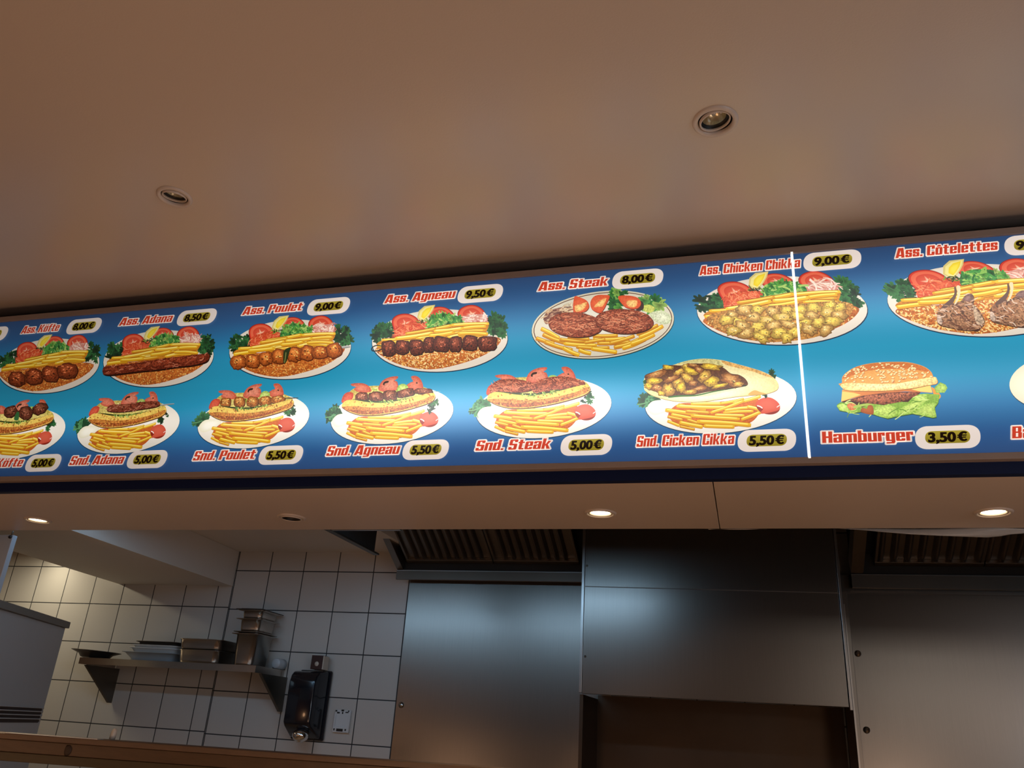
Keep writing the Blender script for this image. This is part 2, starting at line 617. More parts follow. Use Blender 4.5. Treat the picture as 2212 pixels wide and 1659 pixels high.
spotlight(soff_c[1], ZS, .043, False, 'unlit soffit spotlight, the only dark one in the soffit row', (.10, -.10), 0, 'spotlights in the soffit', False)
spotlight(soff_c[2], ZS, .043, True, 'lit soffit spotlight in the middle, left of the thin soffit seam', (.0, .0), HP, 'spotlights in the soffit')
spotlight(soff_c[3], ZS, .043, True, 'brightest lit soffit spotlight at the right, above the drooping film', (.0, .0), HP * 1.3, 'spotlights in the soffit')

# ------------------------------------------------------------------ menu board
ZT0, ZT1 = EYE + 1.126, EYE + 1.144      # top frame member
ZB0, ZB1 = EYE + .586, EYE + .6005       # bottom frame member
XA, XB = -3.0, 1.5
XD = PY(1729, 766, YB).x                  # seam between the two panels
board = thing('menu_board', (0, YB, EYE + .86), 'long backlit blue menu board with pictured dishes and prices under the ceiling', 'menu board')
fr = MB()
fr.box(XA, XB, YB - .0062, YB + .09, ZT0, ZT1)
fr.box(XA, XB, YB - .0062, YB + .0145, ZB0, ZB1)
fr.build('frame', M['frame'], board, bevel=.0012, label='taupe metal frame')
MB().box(XA, XB, YB + .012, YB + .014, ZB1 - .002, ZT0 + .002).build('back_tray', M['white_plastic'], board)


class Pic:
    """A printed picture: coloured polygons stacked in paper-thin ink layers on the panel."""

    def __init__(self, seed=0):
        self.v, self.f, self.c, self.g = [], [], [], []
        self.layer = 0
        self.r = random.Random(seed)
        self.o, self.s, self.dx, self.dz = (0, 0), 1.0, 0.0, 0.0

    def frame(self, ox, oy, s, dx=0.0, dz=0.0):
        self.o, self.s, self.dx, self.dz = (ox, oy), s, dx, dz
        return self

    def P(self, x, y):
        p = PY(self.o[0] + x / self.s, self.o[1] + y / self.s, YB)
        return (p.x + self.dx, p.z + self.dz)

    def raw(self, pts, faces, cols, grain=0.0, y=None):
        if y is None:
            self.layer += 1
            y = -.0008 - self.layer * .000012
        o = len(self.v)
        self.v += [(a, YB + y, b) for a, b in pts]
        for f in faces:
            self.f.append(tuple(i + o for i in f))
        self.c += cols
        self.g += [grain] * len(pts)

    @staticmethod
    def smooth(pts, n=6, closed=True):
        out = []
        N = len(pts)
        rng = range(N) if closed else range(N - 1)
        for i in rng:
            if closed:
                p0, p1, p2, p3 = pts[i - 1], pts[i], pts[(i + 1) % N], pts[(i + 2) % N]
            else:
                p0, p1, p2, p3 = pts[max(i - 1, 0)], pts[i], pts[i + 1], pts[min(i + 2, N - 1)]
            for k in range(n):
                t = k / n
                out.append(tuple(.5 * (2 * p1[q] + (p2[q] - p0[q]) * t + (2 * p0[q] - 5 * p1[q] + 4 * p2[q] - p3[q]) * t * t +
                                       (3 * p1[q] - p0[q] - 3 * p2[q] + p3[q]) * t ** 3) for q in (0, 1)))
        if not closed:
            out.append(tuple(pts[-1]))
        return out

    def poly(self, pts, col, sm=False, ccol=None, grain=0.0, fade=None):
        """fade=(x0,y0,x1,y1,col2): colour runs from col at the first point to col2 at the second."""
        if sm:
            pts = self.smooth(pts)
        base = rgb(*col)
        if ccol is not None:
            cx = sum(p[0] for p in pts) / len(pts)
            cy = sum(p[1] for p in pts) / len(pts)
            n = len(pts)
            rings = [1.0, .72, .4]
            v, cols = [], []
            cc = rgb(*ccol)
            for q in rings:
                t = (1 - q) / (1 - .4)
                for p in pts:
                    v.append(self.P(cx + (p[0] - cx) * q, cy + (p[1] - cy) * q))
                    cols.append(tuple(base[k] * (1 - t) + cc[k] * t for k in range(3)))
            v.append(self.P(cx, cy))
            cols.append(cc)
            fs = []
            for j in range(2):
                for k in range(n):
                    k2 = (k + 1) % n
                    fs.append((j * n + k, j * n + k2, (j + 1) * n + k2, (j + 1) * n + k))
            fs += [(2 * n + k, 2 * n + (k + 1) % n, 3 * n) for k in range(n)]
            self.raw(v, fs, cols, grain)
            return
        tris = tessellate_polygon([[Vector((p[0], p[1], 0)) for p in pts]])
        if fade:
            x0, y0, x1, y1, c2 = fade
            c2 = rgb(*c2)
            dx, dy = x1 - x0, y1 - y0
            L = dx * dx + dy * dy
            cols = []
            for p in pts:
                t = min(1, max(0, ((p[0] - x0) * dx + (p[1] - y0) * dy) / L))
                cols.append(tuple(base[k] * (1 - t) + c2[k] * t for k in range(3)))
        else:
            cols = [base] * len(pts)
        self.raw([self.P(*p) for p in pts], [tuple(t) for t in tris], cols, grain)

    def ell(self, cx, cy, rx, ry, rot=0, col=(255, 255, 255), ccol=None, n=56, grain=0.0, wob=0.0):
        a = math.radians(rot)
        pts = []
        for k in range(n):
            t = 2 * math.pi * k / n
            q = 1 + (self.r.uniform(-wob, wob) if wob else 0)
            u, v = rx * q * math.cos(t), ry * q * math.sin(t)
            pts.append((cx + u * math.cos(a) - v * math.sin(a), cy + u * math.sin(a) + v * math.cos(a)))
        self.poly(pts, col, False, ccol, grain)

    def stroke(self, pts, w, col, w2=None, n=6, shade=None, y=None):
        if len(pts) > 2:
            pts = self.smooth(pts, n, False)
        else:
            pts = [pts[0], tuple((pts[0][k] + pts[1][k]) / 2 for k in (0, 1)), pts[1]]
        w2 = w if w2 is None else w2
        N = len(pts)
        v, cols = [], []
        c0 = rgb(*col)
        c1 = rgb(*shade) if shade else c0
        for i, p in enumerate(pts):
            a, b = pts[max(i - 1, 0)], pts[min(i + 1, N - 1)]
            dx, dy = b[0] - a[0], b[1] - a[1]
            L = math.hypot(dx, dy) or 1
            nx, ny = -dy / L, dx / L
            t = i / (N - 1)
            ww = (w * (1 - t) + w2 * t) * .5
            if i in (0, N - 1):
                ww *= .72
            v += [self.P(p[0] - nx * ww, p[1] - ny * ww), self.P(p[0] + nx * ww, p[1] + ny * ww)]
            cols += [c0, c1]
        self.raw(v, [(2 * i, 2 * i + 1, 2 * i + 3, 2 * i + 2) for i in range(N - 1)], cols, 0, y)

    def fry(self, x0, y0, x1, y1, w, bend=0.0, tone=0):
        mx, my = (x0 + x1) / 2, (y0 + y1) / 2 + bend
        c = [((238, 190, 40), (214, 150, 24), (250, 222, 98)), ((226, 168, 36), (196, 122, 24), (244, 206, 84)), ((244, 206, 60), (222, 160, 30), (253, 232, 130))][tone]
        self.stroke([(x0, y0), (mx, my), (x1, y1)], w + 7, (150, 74, 16))
        self.stroke([(x0, y0), (mx, my), (x1, y1)], w, c[0], shade=c[1])
        dx, dy = x1 - x0, y1 - y0
        L = math.hypot(dx, dy) or 1
        ox, oy = dy / L * w * .22, -dx / L * w * .22
        if oy > 0:
            ox, oy = -ox, -oy
        self.stroke([(x0 + dx * .06 + ox, y0 + dy * .06 + oy), (mx + ox, my + oy), (x1 - dx * .06 + ox, y1 - dy * .06 + oy)], w * .34, c[2])

    def inside(self, poly):
        xs = [p[0] for p in poly]
        ys = [p[1] for p in poly]
        while True:
            x, y = self.r.uniform(min(xs), max(xs)), self.r.uniform(min(ys), max(ys))
            c, j = False, len(poly) - 1
            for i in range(len(poly)):
                if (poly[i][1] > y) != (poly[j][1] > y) and x < (poly[j][0] - poly[i][0]) * (y - poly[i][1]) / (poly[j][1] - poly[i][1]) + poly[i][0]:
                    c = not c
                j = i
            if c:
                return x, y

    def grains(self, poly, n, size, cols):
        self.layer += 2
        for _ in range(n):
            x, y = self.inside(poly)
            a = self.r.uniform(0, 3.14)
            l, w = size * self.r.uniform(.8, 1.5), size * self.r.uniform(.35, .6)
            ca, sa = math.cos(a), math.sin(a)
            pts = [(x + u * ca - v * sa, y + u * sa + v * ca) for u, v in ((-l, 0), (-l * .5, -w), (l * .5, -w), (l, 0), (l * .5, w), (-l * .5, w))]
            c = rgb(*self.r.choice(cols))
            self.raw([self.P(*p) for p in pts], [(0, 1, 2, 3, 4, 5)], [c] * 6, 0, -.0008 - (self.layer + self.r.random()) * .000012)
        self.layer += 1

    def strands(self, poly, n, L, w, cols, ang=(0, 3.14)):
        self.layer += 3
        for _ in range(n):
            x, y = self.inside(poly)
            a = self.r.uniform(*ang)
            b = self.r.uniform(-.5, .5)
            l = L * self.r.uniform(.6, 1.3)
            dx, dy = math.cos(a) * l / 2, math.sin(a) * l / 2
            self.stroke([(x - dx, y - dy), (x - dy * b, y + dx * b), (x + dx, y + dy)], w * self.r.uniform(.6, 1.2), self.r.choice(cols), n=3,
                        y=-.0008 - (self.layer + 2 * self.r.random()) * .000012)

    def leaves(self, poly, n, size, cols):
        self.layer += 3
        for i in range(n):
            x, y = self.inside(poly)
            a0 = self.r.uniform(0, 6.28)
            s = size * self.r.uniform(.6, 1.25)
            pts = []
            lob = 5
            for k in range(lob * 4):
                t = k / (lob * 4)
                ang = a0 - 2.1 + 4.2 * t
                rr = s * (.62 + .38 * abs(math.sin(t * lob * math.pi))) * self.r.uniform(.85, 1.1)
                pts.append((x + rr * math.cos(ang), y + rr * math.sin(ang)))
            pts.append((x - s * .25 * math.cos(a0), y - s * .25 * math.sin(a0)))
            c = self.r.choice(cols)
            c2 = tuple(v * .55 for v in c)
            y_ = -.0008 - (self.layer + 2 * i / n) * .000012
            n_ = len(pts)
            v = [self.P(*p) for p in pts] + [self.P(x, y)]
            self.raw(v, [(k, (k + 1) % n_, n_) for k in range(n_)], [rgb(*c)] * n_ + [rgb(*c2)], .1, y_)
        self.layer += 1

    def chunk(self, cx, cy, rx, ry, rot, col, hi, dark, grain=.5, spots=4, sq=.6, irr=.09):
        """one piece of grilled meat: rounded block with dark rim, lit top and glints"""
        a = math.radians(rot)
        n = 18
        base = []
        for k in range(n):
            t = 2 * math.pi * k / n
            ct, st = math.cos(t), math.sin(t)
            u = math.copysign(abs(ct) ** sq, ct)
            v = math.copysign(abs(st) ** sq, st)
            q = 1 + self.r.uniform(-irr, irr * .8)
            base.append((u * q, v * q))

        def at(s, ox=0, oy=0):
            return [(cx + ox + u * rx * s * math.cos(a) - v * ry * s * math.sin(a), cy + oy + u * rx * s * math.sin(a) + v * ry * s * math.cos(a)) for u, v in base]
        self.poly(at(1.08, 2, 4), dark, True)
        self.poly(at(1.0), tuple(c * .72 for c in col), True, col, grain)
        self.poly(at(.62, -rx * .05, -ry * .22), col, True, hi, grain)
        for _ in range(spots):
            x, y = self.r.uniform(-.55, .55) * rx, self.r.uniform(-.65, .3) * ry
            self.ell(cx + x, cy + y, rx * self.r.uniform(.06, .16), ry * self.r.uniform(.04, .10), self.r.uniform(-40, 40),
                     tuple(min(255, c * 1.35 + 30) for c in hi), n=8)
        for _ in range(spots + 2):
            x, y = self.r.uniform(-.75, .75) * rx, self.r.uniform(-.3, .8) * ry
            self.ell(cx + x, cy + y, rx * self.r.uniform(.06, .18), ry * self.r.uniform(.04, .12), self.r.uniform(-60, 60), tuple(c * .5 for c in col), n=8)

    def tomato(self, pts, hi=1.0):
        """a slice: skin, flesh ring, paler heart"""
        cx = sum(p[0] for p in pts) / len(pts)
        cy = sum(p[1] for p in pts) / len(pts)

        def sc(s, oy=0):
            return [(cx + (p[0] - cx) * s, cy + oy + (p[1] - cy) * s) for p in pts]
        self.poly(sc(1.04), (120, 26, 18), True)
        self.poly(sc(1.0), (204, 52, 34), True)
        self.poly(sc(.90), (226, 98, 66), True, (232, 112, 80))
        self.poly(sc(.66), (206, 66, 44), True, (214, 84, 58))
        w = self.r
        star = []
        for k in range(10):
            t = 2 * math.pi * k / 10 + w.uniform(-.15, .15)
            rr = .46 if k % 2 else .16
            ex = max(abs(p[0] - cx) for p in pts)
            ey = max(abs(p[1] - cy) for p in pts)
            star.append((cx + ex * rr * math.cos(t), cy + ey * rr * math.sin(t)))
        self.poly(star, (228, 130, 96), False, (244, 190, 156))

    def build(self, name, parent, label=None):
        me = bpy.data.meshes.new(name)
        off = parent_world(parent)
        me.from_pydata([Vector(p) - off for p in self.v], [], self.f)
        at = me.color_attributes.new('ink', 'FLOAT_COLOR', 'POINT')
        at.data.foreach_set('color', [x for c in self.c for x in (*c, 1.0)])
        ga = me.attributes.new('grain', 'FLOAT', 'POINT')
        ga.data.foreach_set('value', self.g)
        me.materials.append(M['print'])
        o = bpy.data.objects.new(name, me)
        COL.objects.link(o)
        o.parent = parent
        if label:
            o['label'] = label
        return o


# the two printed panels: navy at the rims, cyan in the middle
GRAD = [(0, (46, 78, 126)), (.10, (46, 92, 146)), (.22, (44, 118, 168)), (.36, (36, 144, 182)), (.50, (36, 153, 190)), (.64, (34, 140, 178)), (.76, (38, 112, 158)), (.87, (44, 90, 138)), (1, (46, 74, 116))]


def panel(x0, x1, label):
    p = Pic()
    z0, z1 = ZB1 - .004, ZT0 + .004
    nx = 24
    v, f, c = [], [], []
    for j, (t, col) in enumerate(GRAD):
        for i in range(nx + 1):
            v.append((x0 + (x1 - x0) * i / nx, z0 + (z1 - z0) * t))
            c.append(rgb(*col))
    for j in range(len(GRAD) - 1):
        for i in range(nx):
            a = j * (nx + 1) + i
            f.append((a, a + 1, a + nx + 2, a + nx + 1))
    p.raw(v, f, c, 0, 0.0)
    p.build('panel', board, label)


panel(XA, XD - .0030, 'left printed blue panel')
panel(XD + .0030, XB, 'right printed blue panel')
MB().box(XD - .0026, XD + .0026, YB - .0066, YB + .011, ZB1 - .003, ZT0 + .003).build('panel_seam', M['leak'], board, label='white light leaking between the panels')


# ---- dishes
def shift(src, dst):
    a, b = PY(*src, YB), PY(*dst, YB)
    return b.x - a.x, b.z - a.z


GREENS = [(34, 84, 44), (26, 66, 36), (46, 104, 54), (22, 54, 32), (58, 120, 62)]
LETT = [(90, 160, 62), (62, 134, 58), (138, 186, 84), (44, 108, 50), (168, 200, 104), (74, 150, 70)]
CARROT = [(214, 84, 46), (226, 110, 66), (196, 62, 34), (236, 138, 92)]
ONION = [(226, 170, 150), (240, 206, 184), (196, 110, 96), (248, 226, 206), (206, 140, 122)]
RICE = [(216, 122, 44), (190, 92, 34), (232, 152, 66), (150, 62, 24), (240, 182, 96), (206, 106, 44)]
PALE_RICE = [(236, 176, 88), (214, 138, 60), (246, 206, 128), (186, 104, 48), (250, 220, 150)]
SALAD0 = (624.05, 682.28)                # lemon tip of the chicken plate
SAND0 = (619.0, 918.5)                   # ketchup of the chicken sandwich


def salad_plate(p, anchor, rice=RICE, rice_n=520, fries=True):
    dx, dz = shift(SALAD0, anchor)
    T = lambda: p.frame(400, 600, 3.95, dx, dz)
    T()
    p.ell(897, 618, 523, 254, -3.8, (14, 44, 70))
    p.ell(897, 612, 519, 252, -3.8, (226, 214, 196), (236, 226, 210))
    p.ell(897, 612, 440, 200, -3.8, (214, 200, 180), (226, 216, 200))
    # leaves at both ends
    p.leaves([(395, 600), (420, 520), (480, 480), (560, 480), (570, 560), (540, 600), (450, 610), (400, 610)], 26, 42, GREENS)
    p.leaves([(1265, 470), (1290, 400), (1340, 395), (1385, 440), (1405, 540), (1375, 580), (1300, 560), (1260, 520)], 34, 40, GREENS)
    # tomatoes
    p.tomato([(548, 480), (560, 430), (610, 400), (680, 398), (735, 430), (750, 480), (720, 540), (650, 570), (580, 560)])
    p.tomato([(830, 400), (850, 360), (900, 340), (960, 345), (1005, 375), (1020, 410), (980, 440), (900, 445), (840, 430)])
    p.tomato([(1055, 400), (1080, 355), (1140, 328), (1200, 332), (1250, 370), (1262, 420), (1230, 460), (1150, 475), (1080, 450)])
    # grated carrot
    car = [(555, 560), (570, 510), (640, 480), (740, 455), (810, 470), (830, 500), (760, 540), (640, 590), (560, 610)]
    p.poly(car, (196, 68, 40), True, (214, 92, 56), .4)
    p.strands(car, 70, 60, 7, CARROT)
    # onions
    oni = [(1075, 440), (1130, 405), (1200, 400), (1262, 400), (1278, 440), (1250, 480), (1160, 490), (1080, 490)]
    p.poly(oni, (206, 130, 116), True, (226, 170, 150), .3)
    p.strands(oni, 60, 70, 8, ONION, (-.6, 1.4))
    p.stroke([(1215, 478), (1240, 440), (1256, 395)], 14, (244, 222, 206))
    p.stroke([(1240, 476), (1262, 440), (1272, 410)], 10, (236, 200, 184))
    # shredded lettuce
    let = [(810, 500), (830, 440), (880, 405), (950, 395), (1020, 405), (1075, 430), (1080, 480), (1000, 510), (900, 530), (840, 525)]
    p.poly(let, (44, 100, 48), True, (74, 140, 62), .4)
    p.strands(let, 90, 52, 13, LETT)
    p.leaves(let, 14, 26, LETT)
    p.strands([(720, 455), (790, 430), (830, 450), (780, 475)], 14, 40, 7, [(60, 66, 30), (120, 150, 50), (40, 46, 20)])
    # lemon
    p.poly([(740, 428), (760, 370), (805, 332), (888, 322), (870, 362), (835, 410), (795, 452), (765, 450)], (216, 196, 120), False)
    p.poly([(752, 424), (770, 374), (812, 342), (878, 329), (860, 366), (828, 408), (793, 444), (768, 440)], (240, 226, 140), False)
    p.poly([(772, 420), (786, 382), (818, 352), (866, 336), (846, 374), (818, 410), (792, 436)], (238, 204, 30), False, (248, 226, 70))
    # rice
    if rice_n:
        ri = [(400, 690), (470, 650), (700, 640), (1000, 600), (1250, 580), (1360, 600), (1330, 660), (1230, 730), (1080, 790), (900, 836), (760, 846), (600, 815), (480, 760)]
        p.poly(ri, (176, 92, 36), True, (196, 108, 44), .6)
        p.grains(ri, int(rice_n * 2.2), 7.5, rice)
    if fries:
        p.poly([(420, 655), (460, 610), (700, 560), (900, 510), (1100, 488), (1270, 484), (1260, 540), (1240, 580), (1000, 605), (760, 625), (560, 645)], (200, 126, 34), True, (212, 140, 40), .3)
        for q in [(690, 545, 1000, 492, 22, 4, 0), (1000, 492, 1285, 482, 24, -4, 2), (640, 560, 880, 518, 22, 2, 1), (900, 560, 1240, 505, 24, 6, 0),
                  (455, 610, 760, 588, 22, 4, 0), (560, 600, 850, 548, 24, 4, 2), (980, 560, 1250, 530, 22, -10, 1), (720, 600, 1020, 545, 24, 6, 0),
                  (415, 660, 610, 635, 24, -2, 0), (760, 605, 1000, 560, 22, 4, 2), (960, 590, 1230, 572, 26, -14, 2), (1040, 555, 1270, 560, 20, -6, 0),
                  (690, 620, 900, 600, 22, 4, 1), (540, 630, 760, 610, 24, 3, 0), (860, 540, 1080, 520, 24, 3, 2), (1080, 520, 1260, 506, 22, -3, 0), (820, 580, 1010, 550, 24, 4, 0)]:
            p.fry(q[0], q[1] + p.r.uniform(-5, 5), q[2], q[3] + p.r.uniform(-5, 5), q[4] + p.r.uniform(0, 7), *q[5:])
    return dx, dz


def plate_kofte():
    p = Pic(11)
    salad_plate(p, (113.2, 723.5), rice_n=620)
    p.frame(0, 640, 3.95)
    for cx, cy, rx, ry, rot in [(150, 705, 70, 62, 10), (295, 690, 70, 68, -8), (435, 665, 74, 66, 14), (580, 640, 84, 66, -6)]:
        p.chunk(cx, cy, rx, ry, rot, (142, 60, 28), (176, 84, 44), (64, 22, 10), .8, 6, .8)
    return p, 'printed plate of meatballs with rice, fries and salad'


def plate_adana():
    p = Pic(12)
    salad_plate(p, (345.6, 705.3))
    p.frame(0, 640, 3.95)
    body = [(880, 628), (900, 602), (1000, 592), (1150, 575), (1300, 550), (1450, 528), (1600, 510), (1700, 498), (1780, 492), (1790, 520), (1760, 560),
            (1650, 590), (1500, 606), (1350, 628), (1200, 642), (1050, 660), (940, 672), (885, 660)]
    p.poly([(x + 4, y + 14) for x, y in body], (40, 14, 8), True)
    p.poly(body, (110, 40, 22), True, None, .9)
    p.poly([(900, 622), (1100, 592), (1400, 545), (1700, 508), (1760, 512), (1600, 560), (1300, 600), (1000, 640)], (138, 56, 32), True, None, 1.1)
    p.strands(body, 70, 46, 9, [(164, 82, 54), (84, 26, 14), (190, 110, 80), (120, 46, 26)], (-.9, .5))
    return p, 'printed plate with one long minced kebab, rice and fries'


def plate_poulet():
    p = Pic(13)
    salad_plate(p, (624.05, 682.28))
    p.frame(400, 600, 3.95)
    p.stroke([(1320, 600), (1410, 590)], 22, (200, 196, 190), shade=(120, 116, 110))
    cs = [(455, 720, 66, 58, -20), (582, 710, 62, 56, 6), (692, 690, 58, 56, -14), (800, 672, 54, 62, -4), (935, 655, 60, 62, 4), (1045, 645, 58, 62, 14),
          (1155, 640, 66, 56, -4), (1275, 622, 62, 62, -8)]
    for k, (cx, cy, rx, ry, rot) in enumerate(cs):
        p.chunk(cx, cy, rx, ry, rot, (188, 92, 34), (222, 134, 60), (86, 32, 10), .55, 5, .7)
    p.poly([(850, 625), (905, 598), (895, 640), (870, 720), (848, 738), (842, 690)], (38, 50, 22), True)
    p.stroke([(866, 640), (858, 700), (852, 730)], 10, (110, 116, 60))
    return p, 'printed plate with an orange chicken skewer, rice and fries'


def plate_agneau():
    p = Pic(14)
    salad_plate(p, (939.7, 659.7), PALE_RICE)
    p.frame(760, 580, 3.95)
    p.stroke([(262, 665), (210, 660), (175, 680), (178, 704), (215, 706), (262, 690)], 9, (22, 22, 20))
    cs = [(315, 680, 56, 66, -6), (430, 672, 60, 60, 8), (555, 672, 60, 66, -4), (660, 655, 46, 66, 0), (765, 650, 66, 66, 6), (888, 648, 54, 64, -6),
          (1010, 640, 62, 62, 4), (1160, 645, 78, 64, -4)]
    for cx, cy, rx, ry, rot in cs:
        p.chunk(cx, cy, rx, ry, rot, (104, 42, 24), (140, 66, 40), (40, 14, 8), .9, 6, .62)
    return p, 'printed plate with a dark lamb skewer, rice and fries'


def plate_chikka():
    p = Pic(15)
    salad_plate(p, (1659.0, 587.8), PALE_RICE, 260)
    p.frame(1340, 520, 3.95)
    area_ = [(740, 660), (850, 610), (1100, 570), (1500, 545), (1800, 520), (1980, 545), (1960, 640), (1850, 740), (1650, 830), (1350, 866), (1100, 850), (900, 790), (780, 720)]
    p.poly(area_, (176, 120, 56), True, (196, 142, 66), .8)
    p.grains(area_, 160, 10, [(150, 92, 44), (208, 158, 84), (176, 112, 60), (226, 184, 110)])
    pos = [(950, 640), (1060, 600), (1180, 600), (1300, 615), (1420, 605), (1540, 590), (1660, 575), (1780, 560), (1880, 570), (1000, 690), (1130, 665), (1260, 680),
           (1390, 665), (1510, 650), (1630, 650), (1760, 620), (1870, 640), (900, 680), (1040, 740), (1180, 740), (1310, 735), (1440, 720), (1560, 710), (1690, 700),
           (1800, 690), (1080, 800), (1220, 800), (1350, 800), (1480, 790), (1620, 760), (1740, 770), (960, 770), (1420, 840), (1200, 840)]
    for i, (x, y) in enumerate(pos):
        t = p.r.random()
        c = (218, 178, 78) if t < .6 else (200, 152, 78)
        p.chunk(x + p.r.uniform(-14, 14), y + p.r.uniform(-8, 8), p.r.uniform(54, 84), p.r.uniform(32, 48), p.r.uniform(-30, 30), c, (242, 212, 92) if t < .5 else (232, 196, 116),
                (130, 82, 34), .35, 2, .8, .24)
    return p, 'printed plate piled with yellow chicken pieces, fries and salad'


def plate_cotelettes():
    p = Pic(16)
    salad_plate(p, (2081.5, 561.0), PALE_RICE, 760)
    p.frame(1900, 520, 7.09)
    for ox, oy, k in ((0, 0, 0), (810, -50, 1), (1420, -110, 2)):
        q = lambda pts: [(x + ox, y + oy) for x, y in pts]
        p.poly(q([(1440, 1380), (1600, 1260), (1640, 1180), (1560, 1340), (1500, 1400)]), (80, 44, 30), True)
        body = [(880, 1140), (900, 1070), (980, 1000), (1080, 950), (1150, 960), (1240, 930), (1330, 830), (1420, 830), (1440, 900), (1430, 980), (1500, 1040), (1590, 1180),
                (1590, 1280), (1520, 1350), (1400, 1380), (1250, 1370), (1100, 1340), (960, 1310), (880, 1260)]
        p.poly(q([(x + 8, y + 14) for x, y in body]), (60, 32, 22), True)
        p.poly(q(body), (132, 92, 66), True, (160, 112, 78), 1.1)
        p.strands(q(body), 90, 110, 16, [(196, 150, 116), (104, 62, 44), (176, 128, 92), (222, 190, 164), (88, 54, 44), (150, 96, 66)], (-.4, .9))
        p.poly(q([(1140, 720), (1165, 720), (1180, 820), (1120, 960), (1000, 1040), (960, 1010), (1080, 900), (1140, 820)]), (100, 70, 58), True)
        p.poly(q([(1175, 705), (1225, 700), (1235, 790), (1215, 890), (1170, 970), (1140, 980), (1180, 880), (1190, 800)]), (236, 204, 160), True)
        p.poly(q([(1270, 900), (1340, 830), (1420, 830), (1430, 890), (1360, 940)]), (108, 74, 66), True, (140, 104, 96), .5)
        p.poly(q([(1430, 990), (1480, 1060), (1580, 1200), (1590, 1270), (1500, 1290), (1450, 1180)]), (190, 160, 130), True, None, .8)
        p.poly(q([(885, 1150), (930, 1160), (960, 1250), (940, 1290), (885, 1250)]), (200, 172, 150), True, None, .6)
    return p, 'printed plate of grilled lamb chops on rice'


def plate_steak():
    p = Pic(17)
    p.frame(1100, 560, 5.53)
    p.ell(1120, 792, 858, 400, -6.5, (30, 60, 60))
    p.ell(1119, 782, 853, 398, -6.5, (214, 204, 176))
    p.ell(1119, 782, 832, 380, -6.5, (92, 44, 26))
    p.ell(1119, 782, 822, 371, -6.5, (216, 208, 184), (226, 220, 200))
    oni = [(410, 700), (470, 620), (600, 580), (720, 560), (760, 600), (700, 650), (560, 690), (450, 780)]
    p.poly(oni, (140, 96, 80), True, (170, 124, 100), .6)
    p.strands(oni, 40, 90, 16, [(200, 160, 120), (120, 76, 64), (222, 190, 150), (100, 60, 54)], (-.8, .1))
    p.poly([(640, 560), (760, 520), (790, 620), (700, 640)], (206, 190, 160), True, None, .6)
    p.leaves([(1180, 520), (1200, 400), (1280, 390), (1400, 410), (1320, 480), (1360, 600), (1200, 610)], 26, 70, LETT[:4] + GREENS[2:3])
    p.leaves([(1560, 560), (1580, 470), (1700, 480), (1880, 495), (1800, 560), (1700, 620), (1620, 630)], 26, 74, [(62, 134, 66), (46, 112, 58), (96, 160, 80), (150, 186, 90)])
    p.poly([(1600, 560), (1680, 545), (1740, 590), (1700, 640), (1610, 620)], (196, 200, 96), True, None, .5)
    p.poly([(1680, 650), (1800, 615), (1880, 640), (1935, 690), (1920, 760), (1840, 780), (1740, 740)], (196, 204, 160), True, (222, 224, 190), .4)
    p.poly([(1540, 500), (1600, 520), (1600, 600), (1520, 620)], (66, 50, 44), True)
    for pts, inner in (([(778, 455), (850, 460), (930, 500), (955, 565), (920, 620), (860, 638), (770, 640)], [(785, 560), (850, 540), (930, 515), (890, 600), (800, 630)]),
                       ([(1060, 430), (1130, 428), (1200, 440), (1170, 520), (1130, 600), (1080, 645), (990, 600), (970, 520), (1005, 455)], [(1080, 500), (1160, 470), (1120, 560), (1060, 570), (1015, 570)]),
                       ([(1300, 455), (1400, 435), (1530, 460), (1575, 530), (1530, 590), (1440, 592), (1370, 560)], [(1400, 510), (1470, 490), (1530, 500), (1510, 570), (1430, 570)])):
        p.poly([(x + 4, y + 8) for x, y in pts], (96, 40, 28), True)
        p.poly(pts, (216, 84, 48), True, (228, 104, 62), .2)
        p.poly(inner, (240, 170, 96), True, (246, 196, 120), .5)
    for q in [(320, 945, 540, 1010, 44, 6, 1), (420, 990, 760, 1090, 44, 10, 1), (640, 1060, 840, 1150, 46, 6, 0), (380, 830, 600, 950, 46, -6, 0), (400, 900, 660, 1000, 46, 8, 1),
              (600, 960, 1000, 980, 40, 10, 1), (650, 1010, 1050, 1030, 42, 8, 0), (800, 1050, 1200, 1060, 40, 10, 1), (1000, 960, 1400, 950, 42, 6, 0), (1050, 1010, 1450, 990, 42, 6, 1),
              (900, 1000, 1150, 960, 38, 0, 1), (980, 1070, 1290, 1115, 46, 0, 0), (830, 1085, 980, 1130, 44, 6, 0), (1250, 1060, 1560, 960, 46, 14, 1), (1350, 1070, 1640, 950, 46, 12, 0),
              (1200, 1010, 1500, 920, 40, 6, 1), (1450, 1020, 1740, 900, 46, 8, 0), (1550, 940, 1840, 800, 44, 8, 0), (1520, 900, 1780, 790, 40, 6, 1), (1000, 920, 1300, 915, 40, 4, 1),
              (700, 930, 960, 960, 40, 4, 1)]:
        p.fry(*q)
    for cx, cy, rx, ry, rot in ((790, 785, 325, 148, 4), (1372, 745, 352, 148, 2)):
        p.ell(cx + 6, cy + 14, rx, ry, rot, (70, 30, 18))
        p.ell(cx, cy, rx, ry, rot, (132, 60, 38), (176, 92, 62), 40, .9, .02)
        a = [(cx + rx * .9 * math.cos(t / 3), cy + ry * .85 * math.sin(t / 3)) for t in range(19)]
        p.strands(a, 190, 70, 8, [(206, 124, 88), (112, 46, 28), (222, 146, 106), (150, 70, 46), (92, 36, 24)], (-.5, .5))
    return p, 'printed oval plate with two minced steaks, fries and tomatoes'


